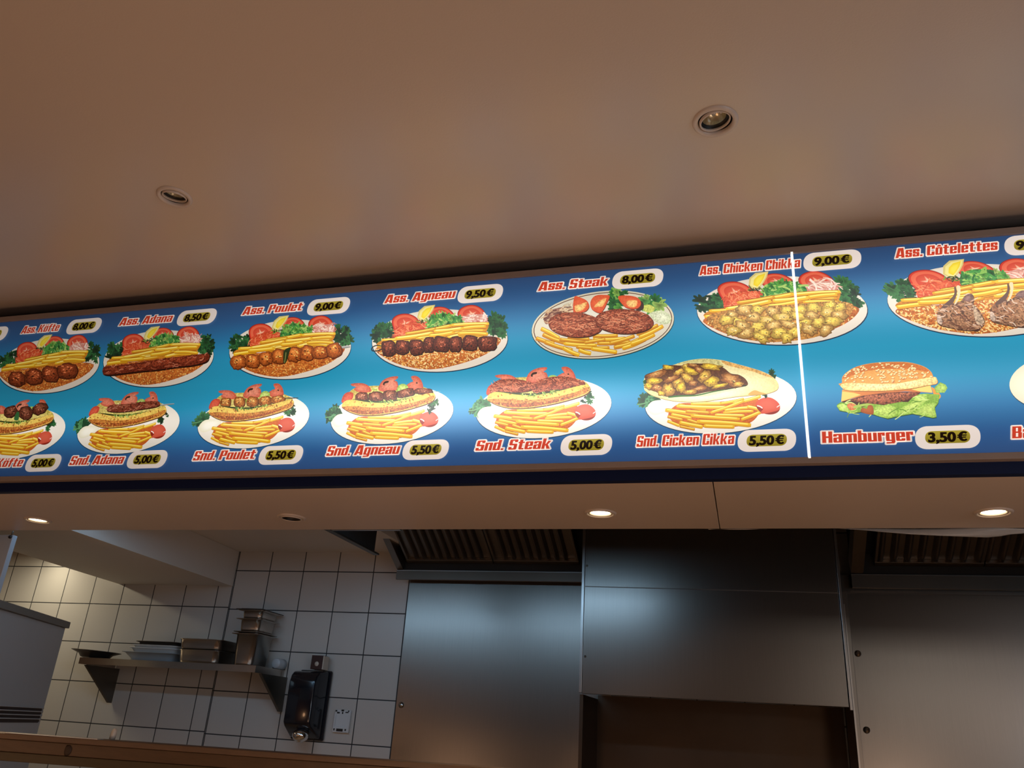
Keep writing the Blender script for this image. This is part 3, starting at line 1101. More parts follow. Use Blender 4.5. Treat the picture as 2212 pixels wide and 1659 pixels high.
FRIES = [(520, 705, 890, 772, 42, 0, 0), (690, 690, 1100, 688, 42, 0, 2), (1080, 690, 1400, 630, 36, 4, 0), (500, 722, 1180, 740, 44, 6, 2), (350, 775, 780, 835, 48, -4, 0),
         (620, 790, 940, 812, 40, 0, 1), (1250, 690, 1620, 592, 44, 4, 2), (950, 812, 1400, 650, 40, 8, 0), (1120, 810, 1520, 790, 36, -4, 0), (1140, 780, 1470, 740, 38, -4, 2),
         (430, 832, 700, 884, 40, -2, 0), (380, 862, 580, 905, 38, 0, 1), (690, 850, 1340, 896, 46, 2, 0), (1010, 838, 1400, 848, 34, 0, 2), (1360, 902, 1640, 790, 44, 4, 0),
         (1440, 730, 1640, 788, 42, -8, 2), (640, 900, 800, 955, 40, 0, 1), (540, 940, 850, 1000, 50, 2, 0), (380, 920, 540, 985, 36, 0, 0), (770, 928, 1490, 978, 54, -8, 0),
         (860, 985, 1270, 1000, 46, 2, 0), (540, 990, 745, 1035, 32, 0, 1)]


def sandwich_plate(p, anchor, dark=False):
    dx, dz = shift((1658.3, 877.2), anchor)
    p.frame(1380, 760, 6.144, dx, dz)
    p.ell(1088, 668, 1012, 424, -4.2, (20, 56, 84))
    p.ell(1088, 660, 1006, 420, -4.2, (238, 230, 214), (246, 240, 228))
    p.leaves([(0, 700), (60, 590), (140, 560), (270, 620), (240, 680), (140, 730), (40, 730)], 22, 74, [(58, 120, 72), (40, 92, 54), (86, 150, 96), (34, 76, 46)])
    p.stroke([(150, 660), (60, 690), (-20, 700)], 14, (96, 150, 100))
    p.poly([(110, 740), (180, 660), (320, 640), (470, 650), (500, 700), (440, 760), (300, 820), (200, 840), (130, 800)], (232, 226, 196), True, (248, 244, 226))
    p.poly([(540, 690), (800, 680), (1250, 650), (1560, 620), (1620, 760), (1500, 930), (1250, 1000), (800, 1000), (560, 980), (420, 900), (400, 800)], (196, 96, 36), True, (206, 104, 40), .3)
    for q in FRIES:
        p.fry(*q)
    p.ell(1716, 730, 160, 104, 10, (140, 40, 26))
    ket = [(1550, 710), (1580, 650), (1650, 615), (1740, 610), (1820, 650), (1870, 710), (1860, 770), (1780, 800), (1640, 826), (1620, 800), (1650, 770), (1600, 740)]
    p.poly(ket, (204, 78, 56), True, (212, 94, 70))
    p.stroke([(1570, 718), (1610, 730), (1640, 752)], 14, (252, 236, 226))
    p.stroke([(1830, 740), (1868, 712)], 12, (250, 226, 216))
    return dx, dz


def roll(p, anchor, flour=0):
    """open bread roll with tomato slices behind, shared by the skewer sandwiches"""
    dx, dz = shift(SAND0, anchor)
    p.frame(400, 600, 3.95, dx, dz)
    p.leaves([(855, 1180), (880, 1110), (930, 1090), (950, 1120), (920, 1170), (870, 1195)], 14, 24, GREENS)
    p.poly([(300, 1010), (440, 985), (620, 985), (800, 985), (890, 1015), (925, 1050), (900, 1080), (600, 1120), (300, 1130), (230, 1110)], (200, 176, 84), True, (224, 206, 120), .5)
    p.strands([(430, 1000), (800, 990), (880, 1030), (500, 1060)], 40, 36, 10, [(226, 210, 120), (170, 190, 90), (246, 230, 160), (150, 160, 60)])
    # tomato pieces
    p.poly([(205, 1115), (225, 1060), (262, 1035), (300, 1045), (290, 1090), (240, 1125)], (190, 66, 46), True, (214, 92, 66), .3)
    p.poly([(288, 970), (330, 962), (390, 966), (430, 992), (440, 1030), (380, 1040), (330, 1030), (308, 1010), (330, 990), (300, 986)], (200, 84, 60), True, (226, 128, 100), .3)
    p.poly([(500, 1020), (510, 975), (545, 935), (600, 912), (655, 908), (648, 928), (622, 940), (648, 955), (642, 1015), (560, 1035)], (202, 86, 62), True, (230, 142, 114), .3)
    p.poly([(535, 972), (550, 950), (580, 944), (578, 958), (552, 966), (545, 982)], (60, 40, 30), True)
    p.poly([(716, 985), (745, 960), (790, 940), (762, 930), (760, 908), (800, 906), (832, 940), (842, 1000), (800, 1030), (740, 1020)], (200, 84, 60), True, (224, 124, 96), .3)
    p.ell(797, 962, 7, 6, 0, (50, 40, 30), n=10)
    p.poly([(640, 1010), (665, 975), (700, 970), (728, 995), (700, 1030), (655, 1035)], (150, 186, 80), True, (196, 214, 120), .4)

    def front():
        p.frame(400, 600, 3.95, dx, dz)
        p.poly([(300, 1095), (500, 1110), (700, 1090), (905, 1045), (880, 1100), (600, 1130), (320, 1120)], (50, 60, 24), True)
        body = [(205, 1150), (230, 1112), (290, 1098), (420, 1120), (560, 1122), (720, 1090), (860, 1052), (918, 1048), (928, 1080), (890, 1120), (760, 1165), (620, 1200),
                (470, 1222), (350, 1222), (270, 1200), (222, 1172)]
        p.poly([(x + 3, y + 9) for x, y in body], (96, 44, 18), True)
        p.poly(body, (232, 196, 92), True, None, .3)
        p.poly([(208, 1156), (300, 1150), (450, 1162), (620, 1150), (800, 1110), (915, 1066), (900, 1108), (760, 1160), (620, 1196), (470, 1218), (350, 1218), (270, 1196), (222, 1172)],
               (194, 122, 52), True, None, .8)
        p.poly([(240, 1180), (380, 1185), (560, 1180), (760, 1140), (860, 1110), (740, 1160), (600, 1196), (470, 1216), (350, 1216), (275, 1196)], (158, 82, 36), True, None, .9)
        p.grains(body, 60, 9, [(150, 84, 34), (210, 150, 70), (176, 104, 44)])
        p.strands([(420, 1115), (560, 1115), (720, 1085), (700, 1100), (560, 1128), (440, 1128)], 22, 30, 8, [(120, 150, 60), (190, 206, 110), (80, 110, 44)])
    return front, dx, dz


def sand_kofte():
    p = Pic(21)
    a = (97.5, 946.3)
    sandwich_plate(p, a)
    front, dx, dz = roll(p, a)
    p.frame(0, 640, 3.95)
    for cx, cy, rx, ry, rot in [(-60, 1000, 60, 46, -20), (95, 985, 58, 46, -24), (222, 998, 56, 56, -26), (345, 960, 64, 46, -24)]:
        p.chunk(cx, cy, rx, ry, rot, (108, 54, 36), (134, 76, 54), (50, 22, 14), .9, 4, .85)
    p.poly([(125, 1050), (150, 990), (170, 1000), (160, 1060)], (50, 100, 54), True)
    front()
    return p, 'printed meatball sandwich beside fries, partly cut by the photo edge'


def sand_adana():
    p = Pic(22)
    a = (341.8, 932.4)
    sandwich_plate(p, a)
    front, dx, dz = roll(p, a)
    p.frame(0, 640, 3.95)
    p.stroke([(1330, 936), (1490, 920)], 12, (190, 190, 186), shade=(90, 90, 88))
    body = [(915, 965), (950, 930), (1080, 922), (1200, 905), (1320, 895), (1365, 905), (1350, 940), (1200, 968), (1050, 988), (940, 985)]
    p.poly([(x + 2, y + 8) for x, y in body], (40, 16, 10), True)
    p.poly(body, (120, 54, 36), True, None, 1.0)
    p.strands(body, 40, 40, 8, [(160, 90, 64), (84, 34, 22), (176, 108, 84)], (-.8, .4))
    front()
    return p, 'printed sandwich with one long minced kebab beside fries'


def sand_poulet():
    p = Pic(23)
    a = SAND0
    sandwich_plate(p, a)
    front, dx, dz = roll(p, a)
    p.frame(400, 600, 3.95)
    p.stroke([(840, 1030), (968, 1028)], 9, (60, 56, 52))
    for cx, cy, rx, ry, rot in [(348, 1066, 46, 40, 0), (468, 1062, 46, 44, 10), (578, 1060, 48, 44, 4), (685, 1055, 52, 42, -6), (795, 1042, 58, 34, -8)]:
        p.chunk(cx, cy, rx, ry, rot, (186, 108, 46), (220, 156, 84), (84, 40, 14), .7, 4, .7)
    front()
    return p, 'printed sandwich with orange chicken pieces beside fries'


def sand_agneau():
    p = Pic(24)
    a = (926.6, 906.3)
    sandwich_plate(p, a)
    front, dx, dz = roll(p, a)
    p.frame(400, 600, 3.95)
    p.stroke([(2100, 975), (2180, 972)], 5, (120, 160, 160))
    for cx, cy, rx, ry, rot in [(1508, 1020, 54, 40, -4), (1632, 1016, 62, 42, -4), (1752, 1008, 56, 46, 0), (1885, 985, 72, 34, -12), (2035, 970, 76, 24, 2)]:
        p.chunk(cx, cy, rx, ry, rot, (130, 66, 42), (164, 100, 72), (56, 24, 14), .8, 5, .62)
    front()
    return p, 'printed sandwich with dark lamb pieces beside fries'


def sand_steak():
    p = Pic(25)
    a = (1263.8, 891.0)
    sandwich_plate(p, a)
    front, dx, dz = roll(p, a)
    p.frame(960, 760, 5.267)
    for pts in ([(520, 430), (560, 360), (640, 320), (780, 312), (920, 330), (1030, 370), (1010, 430), (880, 460), (640, 470), (540, 470)],
                [(1000, 430), (1020, 370), (1120, 310), (1260, 285), (1400, 285), (1510, 315), (1600, 350), (1560, 390), (1400, 420), (1150, 456), (1030, 465)]):
        p.poly([(x + 3, y + 10) for x, y in pts], (60, 24, 14), True)
        p.poly(pts, (140, 64, 40), True, (164, 82, 54), 1.0)
        p.strands(pts, 110, 60, 8, [(196, 112, 78), (100, 40, 24), (212, 132, 96), (140, 64, 40)], (-.4, .9))
    front()
    return p, 'printed sandwich with two minced steaks beside fries'


def sand_cikka():
    p = Pic(26)
    sandwich_plate(p, (1658.3, 877.2))
    p.frame(1380, 760, 6.144)
    p.leaves([(1690, 290), (1760, 270), (1830, 310), (1810, 350), (1740, 330)], 8, 40, GREENS)
    p.leaves([(1640, 570), (1700, 560), (1690, 600), (1640, 600)], 5, 30, GREENS)
    bread = [(70, 480), (90, 330), (300, 230), (500, 165), (650, 120), (860, 95), (1100, 115), (1300, 165), (1500, 220), (1650, 270), (1780, 340), (1850, 430), (1830, 510), (1700, 560),
             (1600, 572), (1450, 585), (1250, 605), (1000, 645), (800, 668), (600, 668), (400, 645), (200, 590), (100, 530)]
    p.poly([(x + 3, y + 8) for x, y in bread], (150, 120, 70), True)
    p.poly(bread, (226, 208, 140), True, (246, 236, 186), .15)
    p.poly([(1100, 118), (1300, 168), (1500, 222), (1650, 272), (1780, 342), (1700, 330), (1500, 262), (1300, 215), (1150, 175)], (222, 170, 96), True, None, .6)
    p.poly([(500, 165), (650, 122), (860, 98), (1040, 112), (1120, 200), (900, 150), (650, 155)], (206, 196, 130), True, None, .4)
    p.poly([(400, 610), (800, 600), (1280, 500), (1460, 470), (1430, 560), (1250, 604), (1000, 643), (800, 664), (600, 664), (420, 645)], (224, 224, 160), True, (240, 240, 196), .1)
    p.poly([(1450, 575), (1530, 515), (1620, 540), (1690, 562), (1600, 574)], (206, 160, 84), True)
    p.leaves([(40, 430), (80, 380), (110, 400), (80, 450)], 5, 34, [(60, 120, 50), (40, 90, 40)])
    p.poly([(90, 310), (330, 230), (315, 190), (450, 180), (560, 185), (700, 160), (840, 160), (1000, 170), (1130, 220), (1220, 290), (1330, 310), (1420, 370), (1440, 450), (1280, 480),
            (1100, 510), (900, 540), (700, 580), (450, 600), (330, 590), (200, 520), (80, 460), (100, 400)], (92, 52, 28), True, (104, 62, 34), .5)
    p.stroke([(390, 604), (560, 590), (760, 582), (980, 535), (1140, 508)], 26, (58, 104, 48), 12)
    p.stroke([(1140, 508), (1300, 476), (1430, 450)], 12, (44, 50, 30), 20)
    ch = [(390, 210, 80, 30, 8), (240, 305, 150, 44, -16), (620, 205, 60, 40, -20), (960, 205, 135, 42, 6), (720, 185, 80, 24, 10), (540, 270, 90, 34, -30), (690, 260, 110, 44, 16),
          (800, 245, 60, 40, 30), (870, 330, 95, 62, -40), (200, 395, 105, 46, 0), (440, 365, 110, 36, -20), (640, 350, 90, 56, 30), (960, 405, 100, 62, -24), (1220, 380, 130, 80, 14),
          (520, 420, 80, 56, -40), (130, 460, 60, 44, 20), (250, 490, 90, 50, 18), (400, 510, 80, 80, 60), (560, 480, 60, 70, 10), (800, 500, 110, 34, -16), (680, 540, 90, 30, -4),
          (1080, 460, 110, 26, -14), (720, 430, 60, 40, 0), (1320, 440, 70, 34, -10), (300, 560, 50, 30, 10)]
    for i, (x, y, rx, ry, rot) in enumerate(ch):
        t = i % 3
        p.chunk(x, y, rx, ry, rot, [(206, 160, 50), (170, 104, 50), (196, 142, 60)][t], [(240, 206, 60), (206, 150, 84), (234, 194, 80)][t], (84, 44, 20), .35, 2, .8, .22)
    return p, 'printed flatbread sandwich with yellow chicken beside fries'


def burger():
    p = Pic(27)
    p.frame(1700, 760, 4.32)
    lt = [(462, 505), (500, 470), (620, 490), (700, 520), (800, 480), (900, 500), (1000, 470), (1130, 470), (1200, 400), (1300, 390), (1425, 400), (1410, 480), (1380, 520), (1395, 612),
          (1360, 618), (1250, 595), (1170, 580), (1050, 600), (940, 625), (850, 600), (800, 585), (690, 562), (620, 572), (560, 562), (490, 550)]
    p.poly([(x + 2, y + 7) for x, y in lt], (40, 70, 60))
    p.poly([(1350, 330), (1430, 400), (1420, 440), (1380, 420)], (226, 150, 60), True)
    p.poly([(1375, 335), (1430, 285), (1480, 308), (1497, 340), (1470, 382), (1390, 385)], (140, 176, 70), False, (176, 204, 100), .4)
    p.poly([(510, 455), (700, 440), (1000, 420), (1250, 400), (1150, 500), (800, 520), (600, 510)], (70, 34, 22), True)
    p.poly(lt, (132, 172, 62), False, None, .3)
    for a in ([(810, 580), (830, 510), (900, 500), (1000, 510), (1030, 580), (940, 620)], [(1040, 590), (1060, 530), (1150, 480), (1220, 410), (1300, 400), (1290, 470), (1200, 540), (1150, 575)],
              [(1200, 575), (1260, 500), (1380, 480), (1375, 530), (1390, 608), (1300, 600)], [(470, 505), (520, 480), (560, 500), (570, 555), (500, 545)]):
        p.poly(a, (160, 196, 84), True, (196, 220, 110), .4)
    p.strands(lt, 24, 120, 9, [(206, 226, 130), (104, 146, 50), (184, 208, 100)], (-.9, .4))
    p.poly([(705, 522), (740, 540), (760, 500), (800, 510), (800, 586), (690, 562)], (160, 84, 44), True, (182, 100, 52))
    p.poly([(560, 500), (600, 480), (650, 505), (640, 535), (590, 545)], (206, 110, 62), True, (226, 140, 90), .4)
    p.stroke([(620, 520), (700, 500), (760, 490), (840, 470), (880, 480)], 26, (166, 190, 84), 14)
    p.poly([(590, 452), (640, 430), (750, 400), (950, 378), (1100, 376), (1245, 380), (1160, 432), (1050, 470), (900, 492), (750, 482), (650, 466)], (120, 62, 40), True, (152, 84, 56), 1.0)
    p.poly([(640, 440), (760, 412), (950, 392), (1180, 384), (1100, 420), (900, 450), (740, 462)], (160, 90, 62), True, None, 1.2)
    ch = [(515, 355), (640, 368), (900, 366), (1150, 345), (1337, 305), (1357, 385), (1250, 378), (1100, 372), (900, 384), (700, 412), (600, 440), (505, 468)]
    p.poly(ch, (226, 160, 72), False, None, 0, (520, 460, 700, 370, (206, 118, 62)))
    p.poly([(1160, 352), (1337, 308), (1355, 383), (1240, 372)], (240, 206, 110))
    p.poly([(515, 372), (620, 384), (690, 402), (600, 432), (507, 462)], (240, 196, 104))
    top = [(482, 300), (512, 290), (515, 240), (560, 190), (650, 140), (800, 106), (1000, 95), (1150, 102), (1280, 140), (1345, 190), (1368, 240), (1402, 262), (1395, 300), (1300, 318), (1150, 347),
           (900, 368), (650, 368), (540, 358), (505, 325)]
    p.poly([(x + 2, y + 4) for x, y in top], (120, 70, 40), True)
    p.poly(top, (224, 150, 74), True, (232, 164, 86), .15)
    p.poly([(515, 250), (565, 195), (650, 145), (800, 112), (1000, 101), (1150, 108), (1275, 145), (1335, 195), (1200, 170), (950, 160), (720, 185), (580, 235)], (206, 116, 56), True, None, .2)
    p.poly([(500, 310), (600, 290), (800, 300), (1100, 290), (1360, 235), (1398, 270), (1390, 298), (1300, 315), (1150, 343), (900, 363), (650, 363), (540, 352)], (240, 206, 128), True, (248, 226, 160), .5)
    for _ in range(135):
        while True:
            x, y = p.r.uniform(540, 1350), p.r.uniform(108, 285)
            if ((x - 940) / 420) ** 2 + ((y - 250) / 150) ** 2 < .93 and not (y > 255 and x > 1050):
                break
        a = p.r.uniform(-50, 20)
        p.ell(x + 2, y + 3, 15, 8, a, (176, 96, 44), n=9)
        p.ell(x, y, 13, 6.5, a, (250, 222, 158), n=9)
    return p, 'printed cheeseburger with sesame bun and lettuce'


def empty_plate():
    p = Pic(28)
    p.frame(1700, 760, 4.32)
    p.ell(2574, 292, 500, 268, -4, (40, 70, 96))
    p.ell(2570, 284, 496, 264, -4, (238, 228, 196), (250, 244, 220))
    return p, 'printed white plate cut by the photo edge'


for fn in (plate_kofte, plate_adana, plate_poulet, plate_agneau, plate_steak, plate_chikka, plate_cotelettes,
           sand_kofte, sand_adana, sand_poulet, sand_agneau, sand_steak, sand_cikka, burger, empty_plate):
    pic, lab = fn()
    pic.build('dish_picture', board, lab)


# ---- lettering
def Rc(x0, y0, x1, y1, cut=''):
    """block with chamfered corners named in cut (a b c d = bottom-left, bottom-right, top-right, top-left)"""
    k = .055
    p = []
    p += [(x0, y0 + k), (x0 + k, y0)] if 'a' in cut else [(x0, y0)]
    p += [(x1 - k, y0), (x1, y0 + k)] if 'b' in cut else [(x1, y0)]
    p += [(x1, y1 - k), (x1 - k, y1)] if 'c' in cut else [(x1, y1)]
    p += [(x0 + k, y1), (x0, y1 - k)] if 'd' in cut else [(x0, y1)]
    return p


XH = .76
O_ = [Rc(0, 0, .23, XH, 'ad'), Rc(.33, 0, .56, XH, 'bc'), Rc(.05, XH - .13, .51, XH), Rc(.05, 0, .51, .13)]


def S_(h, w):
    m = h * .5
    return [Rc(0, m - .07, .23, h, 'ad'), Rc(.05, h - .14, w - .05, h), Rc(w - .23, h - .27, w, h, 'c'), Rc(.05, m - .08, w - .05, m + .08),
            Rc(w - .23, 0, w, m + .07, 'bc'), Rc(.05, 0, w - .05, .14), Rc(0, 0, .23, .27, 'a')]


GLYPH = {
    'A': [[(0, 0), (.24, 0), (.42, 1), (.17, 1)], [(.48, 0), (.74, 0), (.60, 1), (.34, 1)], Rc(.16, .15, .60, .31)],
    's': S_(XH, .54), 'S': S_(1, .60), '.': [Rc(0, 0, .2, .17)],
    'K': [Rc(0, 0, .25, 1), [(.22, .42), (.40, .38), (.70, 1), (.44, 1)], [(.24, .60), (.46, 0), (.74, 0), (.44, .62)]],
    'k': [Rc(0, 0, .23, 1), [(.20, .32), (.36, .30), (.60, XH), (.38, XH)], [(.22, .46), (.38, 0), (.63, 0), (.38, .48)]],
    'o': O_, 'ö': O_ + [Rc(.05, .83, .23, .97), Rc(.33, .83, .51, .97)], 'ô': O_ + [[(.08, .81), (.48, .81), (.36, .99), (.20, .99)]],
    'f': [Rc(.09, 0, .32, .96, 'd'), Rc(.14, .85, .48, 1), Rc(0, .60, .46, .74)],
    't': [Rc(.09, .03, .32, .95, 'a'), Rc(0, .61, .46, .75), Rc(.14, 0, .48, .14)],
    'e': [Rc(0, 0, .23, XH, 'ad'), Rc(.05, XH - .13, .51, XH), Rc(.33, .31, .56, XH, 'c'), Rc(.1, .31, .56, .42), Rc(.05, 0, .51, .13), Rc(.33, 0, .56, .21, 'b')],
    'd': [Rc(0, 0, .23, XH, 'ad'), Rc(.33, 0, .56, 1), Rc(.05, XH - .13, .5, XH), Rc(.05, 0, .5, .13)],
    'b': [Rc(0, 0, .23, 1), Rc(.33, 0, .56, XH, 'bc'), Rc(.05, XH - .13, .51, XH), Rc(.05, 0, .51, .13)],
    'a': [Rc(.05, XH - .13, .51, XH), Rc(.33, 0, .56, XH, 'c'), Rc(0, 0, .23, .45, 'ad'), Rc(.05, .34, .5, .45), Rc(.05, 0, .5, .12), Rc(0, .52, .23, XH, 'd')],
    'n': [Rc(0, 0, .23, XH), Rc(.33, 0, .56, XH, 'c'), Rc(.1, XH - .14, .51, XH)],
    'm': [Rc(0, 0, .23, XH), Rc(.32, 0, .55, XH), Rc(.64, 0, .87, XH, 'c'), Rc(.1, XH - .14, .82, XH)],
    'h': [Rc(0, 0, .23, 1), Rc(.33, 0, .56, XH, 'c'), Rc(.1, XH - .14, .51, XH)],
    'u': [Rc(0, 0, .23, XH, 'a'), Rc(.33, 0, .56, XH), Rc(.05, 0, .5, .13)],
    'l': [Rc(0, 0, .23, 1)], 'i': [Rc(0, 0, .23, XH), Rc(0, .84, .23, 1)],
    'g': [Rc(0, 0, .23, XH, 'ad'), Rc(.33, -.16, .56, XH, 'b'), Rc(.05, XH - .13, .5, XH), Rc(.05, 0, .5, .12), Rc(.02, -.21, .51, -.08)],
    'c': [Rc(0, 0, .23, XH, 'ad'), Rc(.05, XH - .13, .5, XH), Rc(.05, 0, .5, .13), Rc(.32, XH - .28, .55, XH, 'c'), Rc(.32, 0, .55, .28, 'b')],
    'C': [Rc(0, 0, .25, 1, 'ad'), Rc(.05, .86, .56, 1), Rc(.05, 0, .56, .14), Rc(.37, .64, .62, 1, 'c'), Rc(.37, 0, .62, .36, 'b')],
    'P': [Rc(0, 0, .25, 1), Rc(.1, .87, .58, 1), Rc(.38, .40, .63, 1, 'bc'), Rc(.1, .40, .58, .53)],
    'H': [Rc(0, 0, .25, 1), Rc(.40, 0, .65, 1), Rc(.1, .42, .6, .58)],
    'B': [Rc(0, 0, .25, 1), Rc(.1, .87, .58, 1), Rc(.1, .44, .58, .57), Rc(.1, 0, .58, .13), Rc(.38, .54, .62, 1, 'c'), Rc(.40, 0, .65, .5, 'b')],
    'r': [Rc(0, 0, .23, XH), Rc(.1, XH - .16, .44, XH), Rc(.26, XH - .28, .44, XH, 'c')],
}


def grow(poly, d):
    """offset a convex counter-clockwise outline"""
    if not d:
        return poly
    n, out = len(poly), []
    for i in range(n):
        a, b, c = poly[i - 1], poly[i], poly[(i + 1) % n]
        e1, e2 = Vector((b[0] - a[0], b[1] - a[1])).normalized(), Vector((c[0] - b[0], c[1] - b[1])).normalized()
        n1, n2 = Vector((e1.y, -e1.x)), Vector((e2.y, -e2.x))
        q = (n1 + n2) / max(.35, 1 + n1.dot(n2))
        if n1.dot(n2) < .3:                      # cut sharp corners of the outline
            out += [(b[0] + n1.x * d + e1.x * d * .45, b[1] + n1.y * d + e1.y * d * .45), (b[0] + n2.x * d - e2.x * d * .45, b[1] + n2.y * d - e2.y * d * .45)]
        else:
            out.append((b[0] + q.x * d, b[1] + q.y * d))
    return out


def lettering(p, body, x0, z0, x1, h, col, ol, shear=.16):
    """block capitals fitted between x0 and x1 on baseline z0 with cap height h, with a pale outline"""
    pen, put = 0.0, []
    for ch in body:
        if ch == ' ':
            pen += .30
            continue
        g = GLYPH[ch]
        w = max(q[0] for po in g for q in po)
        put.append((pen, g))
        pen += w + .055
    kx = (x1 - x0) / (pen - .055 + shear)
    for grow_by, c, y in ((.115, ol, -.0040), (0, col, -.0045)):
        for o, g in put:
            for po in g:
                q = grow([(a, b) for a, b in po], grow_by)
                p.raw([(x0 + (o + a + b * shear) * kx, z0 + b * h) for a, b in q], [tuple(range(len(q)))], [rgb(*c)] * len(q), 0, y)


def text_mesh(body, offset, shear):
    c = bpy.data.curves.new('lettering', 'FONT')
    c.body = body
    c.size = 1.0
    c.offset = offset
    c.shear = shear
    c.fill_mode = 'FRONT'
    c.resolution_u = 6
    o = bpy.data.objects.new('lettering', c)
    COL.objects.link(o)
    bpy.context.view_layer.update()
    me = bpy.data.meshes.new_from_object(o.evaluated_get(bpy.context.evaluated_depsgraph_get()))
    vs = [(v.co.x, v.co.y) for v in me.vertices]
    fs = [tuple(q.vertices) for q in me.polygons]
    bpy.data.objects.remove(o)
    bpy.data.curves.remove(c)
    bpy.data.meshes.remove(me)
    return vs, fs


def euro(shear):
    vs, fs = [], []

    def quad(pts):
        o = len(vs)
        vs.extend((a + b * shear, b) for a, b in pts)
        fs.append(tuple(range(o, o + len(pts))))
    n = 22
    for k in range(n):
        t0, t1 = [math.radians(48 + (312 - 48) * (k + e) / n) for e in (0, 1)]
        quad([(.36 + .31 * math.cos(t0), .365 + .375 * math.sin(t0)), (.36 + .31 * math.cos(t1), .365 + .375 * math.sin(t1)),
              (.38 + .15 * math.cos(t1), .365 + .235 * math.sin(t1)), (.38 + .15 * math.cos(t0), .365 + .235 * math.sin(t0))])
    quad([(-.02, .40), (.50, .40), (.54, .49), (.0, .49)])
    quad([(-.04, .25), (.46, .25), (.50, .34), (-.02, .34)])
    return vs, fs


def price(p, body, x0, z0, x1, h, col, y):
    """heavy digits (and the euro sign) fitted between x0 and x1"""
    vs, fs = [], []
    num = body.replace('€', '')
    if num:
        vs, fs = text_mesh(num, .034, .10)
    if '€' in body:
        e = (max(v[0] for v in vs) + .09) if vs else 0
        ev, ef = euro(.10)
        o = len(vs)
        vs = vs + [(a + e, b) for a, b in ev]
        fs = fs + [tuple(i + o for i in f) for f in ef]
    mn, mx = min(v[0] for v in vs), max(v[0] for v in vs)
    kx, kz = (x1 - x0) / (mx - mn), h / .729
    for ox in (-.0006, 0, .0006):
        p.raw([(x0 + ox + (v[0] - mn) * kx, z0 + v[1] * kz) for v in vs], fs, [rgb(*col)] * len(vs), 0, y)


NAMES = [('Ass. Köfte', (46.8, 722.3), (133, 704.5)), ('Ass. Adana', (258.2, 705.3), (377.2, 685.2)), ('Ass. Poulet', (524, 682.3), (657.7, 660.8)),
         ('Ass. Agneau', (830.9, 657.2), (987, 634.4)), ('Ass. Steak', (1162.4, 630.5), (1317, 603.4)), ('Ass. Chicken Chikka', (1510.9, 596.7), (1729.9, 564.3)),
         ('Ass. Côtelettes', (1933.8, 559.9), (2156.5, 532.5)), ('Snd. Köfte', (-54, 1011.5), (55.7, 994.5)), ('Snd. Adana', (151, 1005.8), (273, 989)),
         ('Snd. Poulet', (417.7, 996), (557, 977)), ('Snd. Agneau', (705.6, 986), (867.6, 967.6)), ('Snd. Steak', (1027.4, 975), (1194, 953)),
         ('Snd. Cicken Cikka', (1375, 966.5), (1588, 942.5)), ('Hamburger', (1776, 958.4), (1972.7, 939.4)), ('Ba', (2185, 948.6), (2228, 929.5))]
for body, a, b in NAMES:
    pa, pb = PY(*a, YB), PY(*b, YB)
    p = Pic()
    lettering(p, body, pa.x, pa.z, pb.x, .0265, (206, 66, 42), (240, 224, 212), .16 if body[0] != 'H' else .04)
    p.build('dish_name', board, 'printed words ' + body)

PRICES = [('8,00€', (147.3, 707.8), (219.7, 703.3)), ('8,50€', (385.3, 689.4), (468.4, 683.5)), ('9,00€', (665.8, 666.3), (756.5, 659.5)), ('9,50€', (989.9, 639.5), (1087, 631.9)),
          ('8,00€', (1323.3, 607), (1433, 600.7)), ('9,00€', (1735, 566.8), (1860.5, 561.8)), ('9', (2168.7, 534.4), (2302, 523)), ('5,00€', (58.7, 1002), (132.7, 999.5)),
          ('5,00€', (277.7, 994.4), (362, 991.9)), ('5,50€', (561.5, 984.8), (655.2, 982.8)), ('5,50€', (871.4, 973.7), (970.1, 971.1)), ('5,00€', (1212, 963.5), (1322.6, 960.9)),
          ('5,50€', (1593.5, 954.5), (1719.5, 950)), ('3,50€', (1975.9, 945.9), (2117.4, 944.7)), ('€', (-61, 726), (17.2, 722))]


def pill(p, x0, x1, z, h, col, y, slant=.12, grad=None, rim=None):
    pts = []
    r = h / 2
    for k in range(40):
        t = 2 * math.pi * k / 40
        cx = x1 - r * 1.05 if math.cos(t) > 0 else x0 + r * 1.05
        dzz = math.copysign(abs(math.sin(t)) ** .85, math.sin(t)) * r
        pts.append((cx + r * 1.05 * math.copysign(abs(math.cos(t)) ** .85, math.cos(t)) + dzz * slant, z + dzz))
    p.raw(pts, [tuple(range(len(pts)))], [rgb(*(grad or col)) if q[1] < z - h * .1 else rgb(*col) for q in pts], 0, y)


for body, a, b in PRICES:
    pa, pb = PY(*a, YB), PY(*b, YB)
    z = (pa.z + pb.z) / 2
    w = pb.x - pa.x
    p = Pic()
    pill(p, pa.x, pb.x, z, .0525, (240, 226, 216), -.0036)
    tagp = p.build('price_tag', board, 'white price lozenge' + (' ' + body if len(body) > 1 else ''))
    g = Pic()
    pill(g, pa.x + w * .155, pb.x - w * .155, z, .0285, (176, 158, 52), -.0042, .12, (150, 132, 36))
    g.build('gold_patch', tagp)
    t = Pic()
    x0, x1 = pa.x + w * .195, pb.x - w * .195
    if body == '9':
        x1 = x0 + w * .13
    if body == '€':
        x0 = x1 - w * .14
    price(t, body, x0, z - .0104, x1, .0218, (30, 16, 8), -.0048)
    t.build('price_text', tagp, 'black digits')

# ------------------------------------------------------------------ kitchen: steel wall panels, hoods, duct cover
HS = math.tan(math.radians(27))            # slope of the hood undersides


def flat(y0, y1, pts, mb=None):
    """upright slab between depths y0 (front) and y1; outline given in photo points on the front plane"""
    return (mb or MB()).prism([PY(px, py, y0) for px, py in pts], (0, y1 - y0, 0))


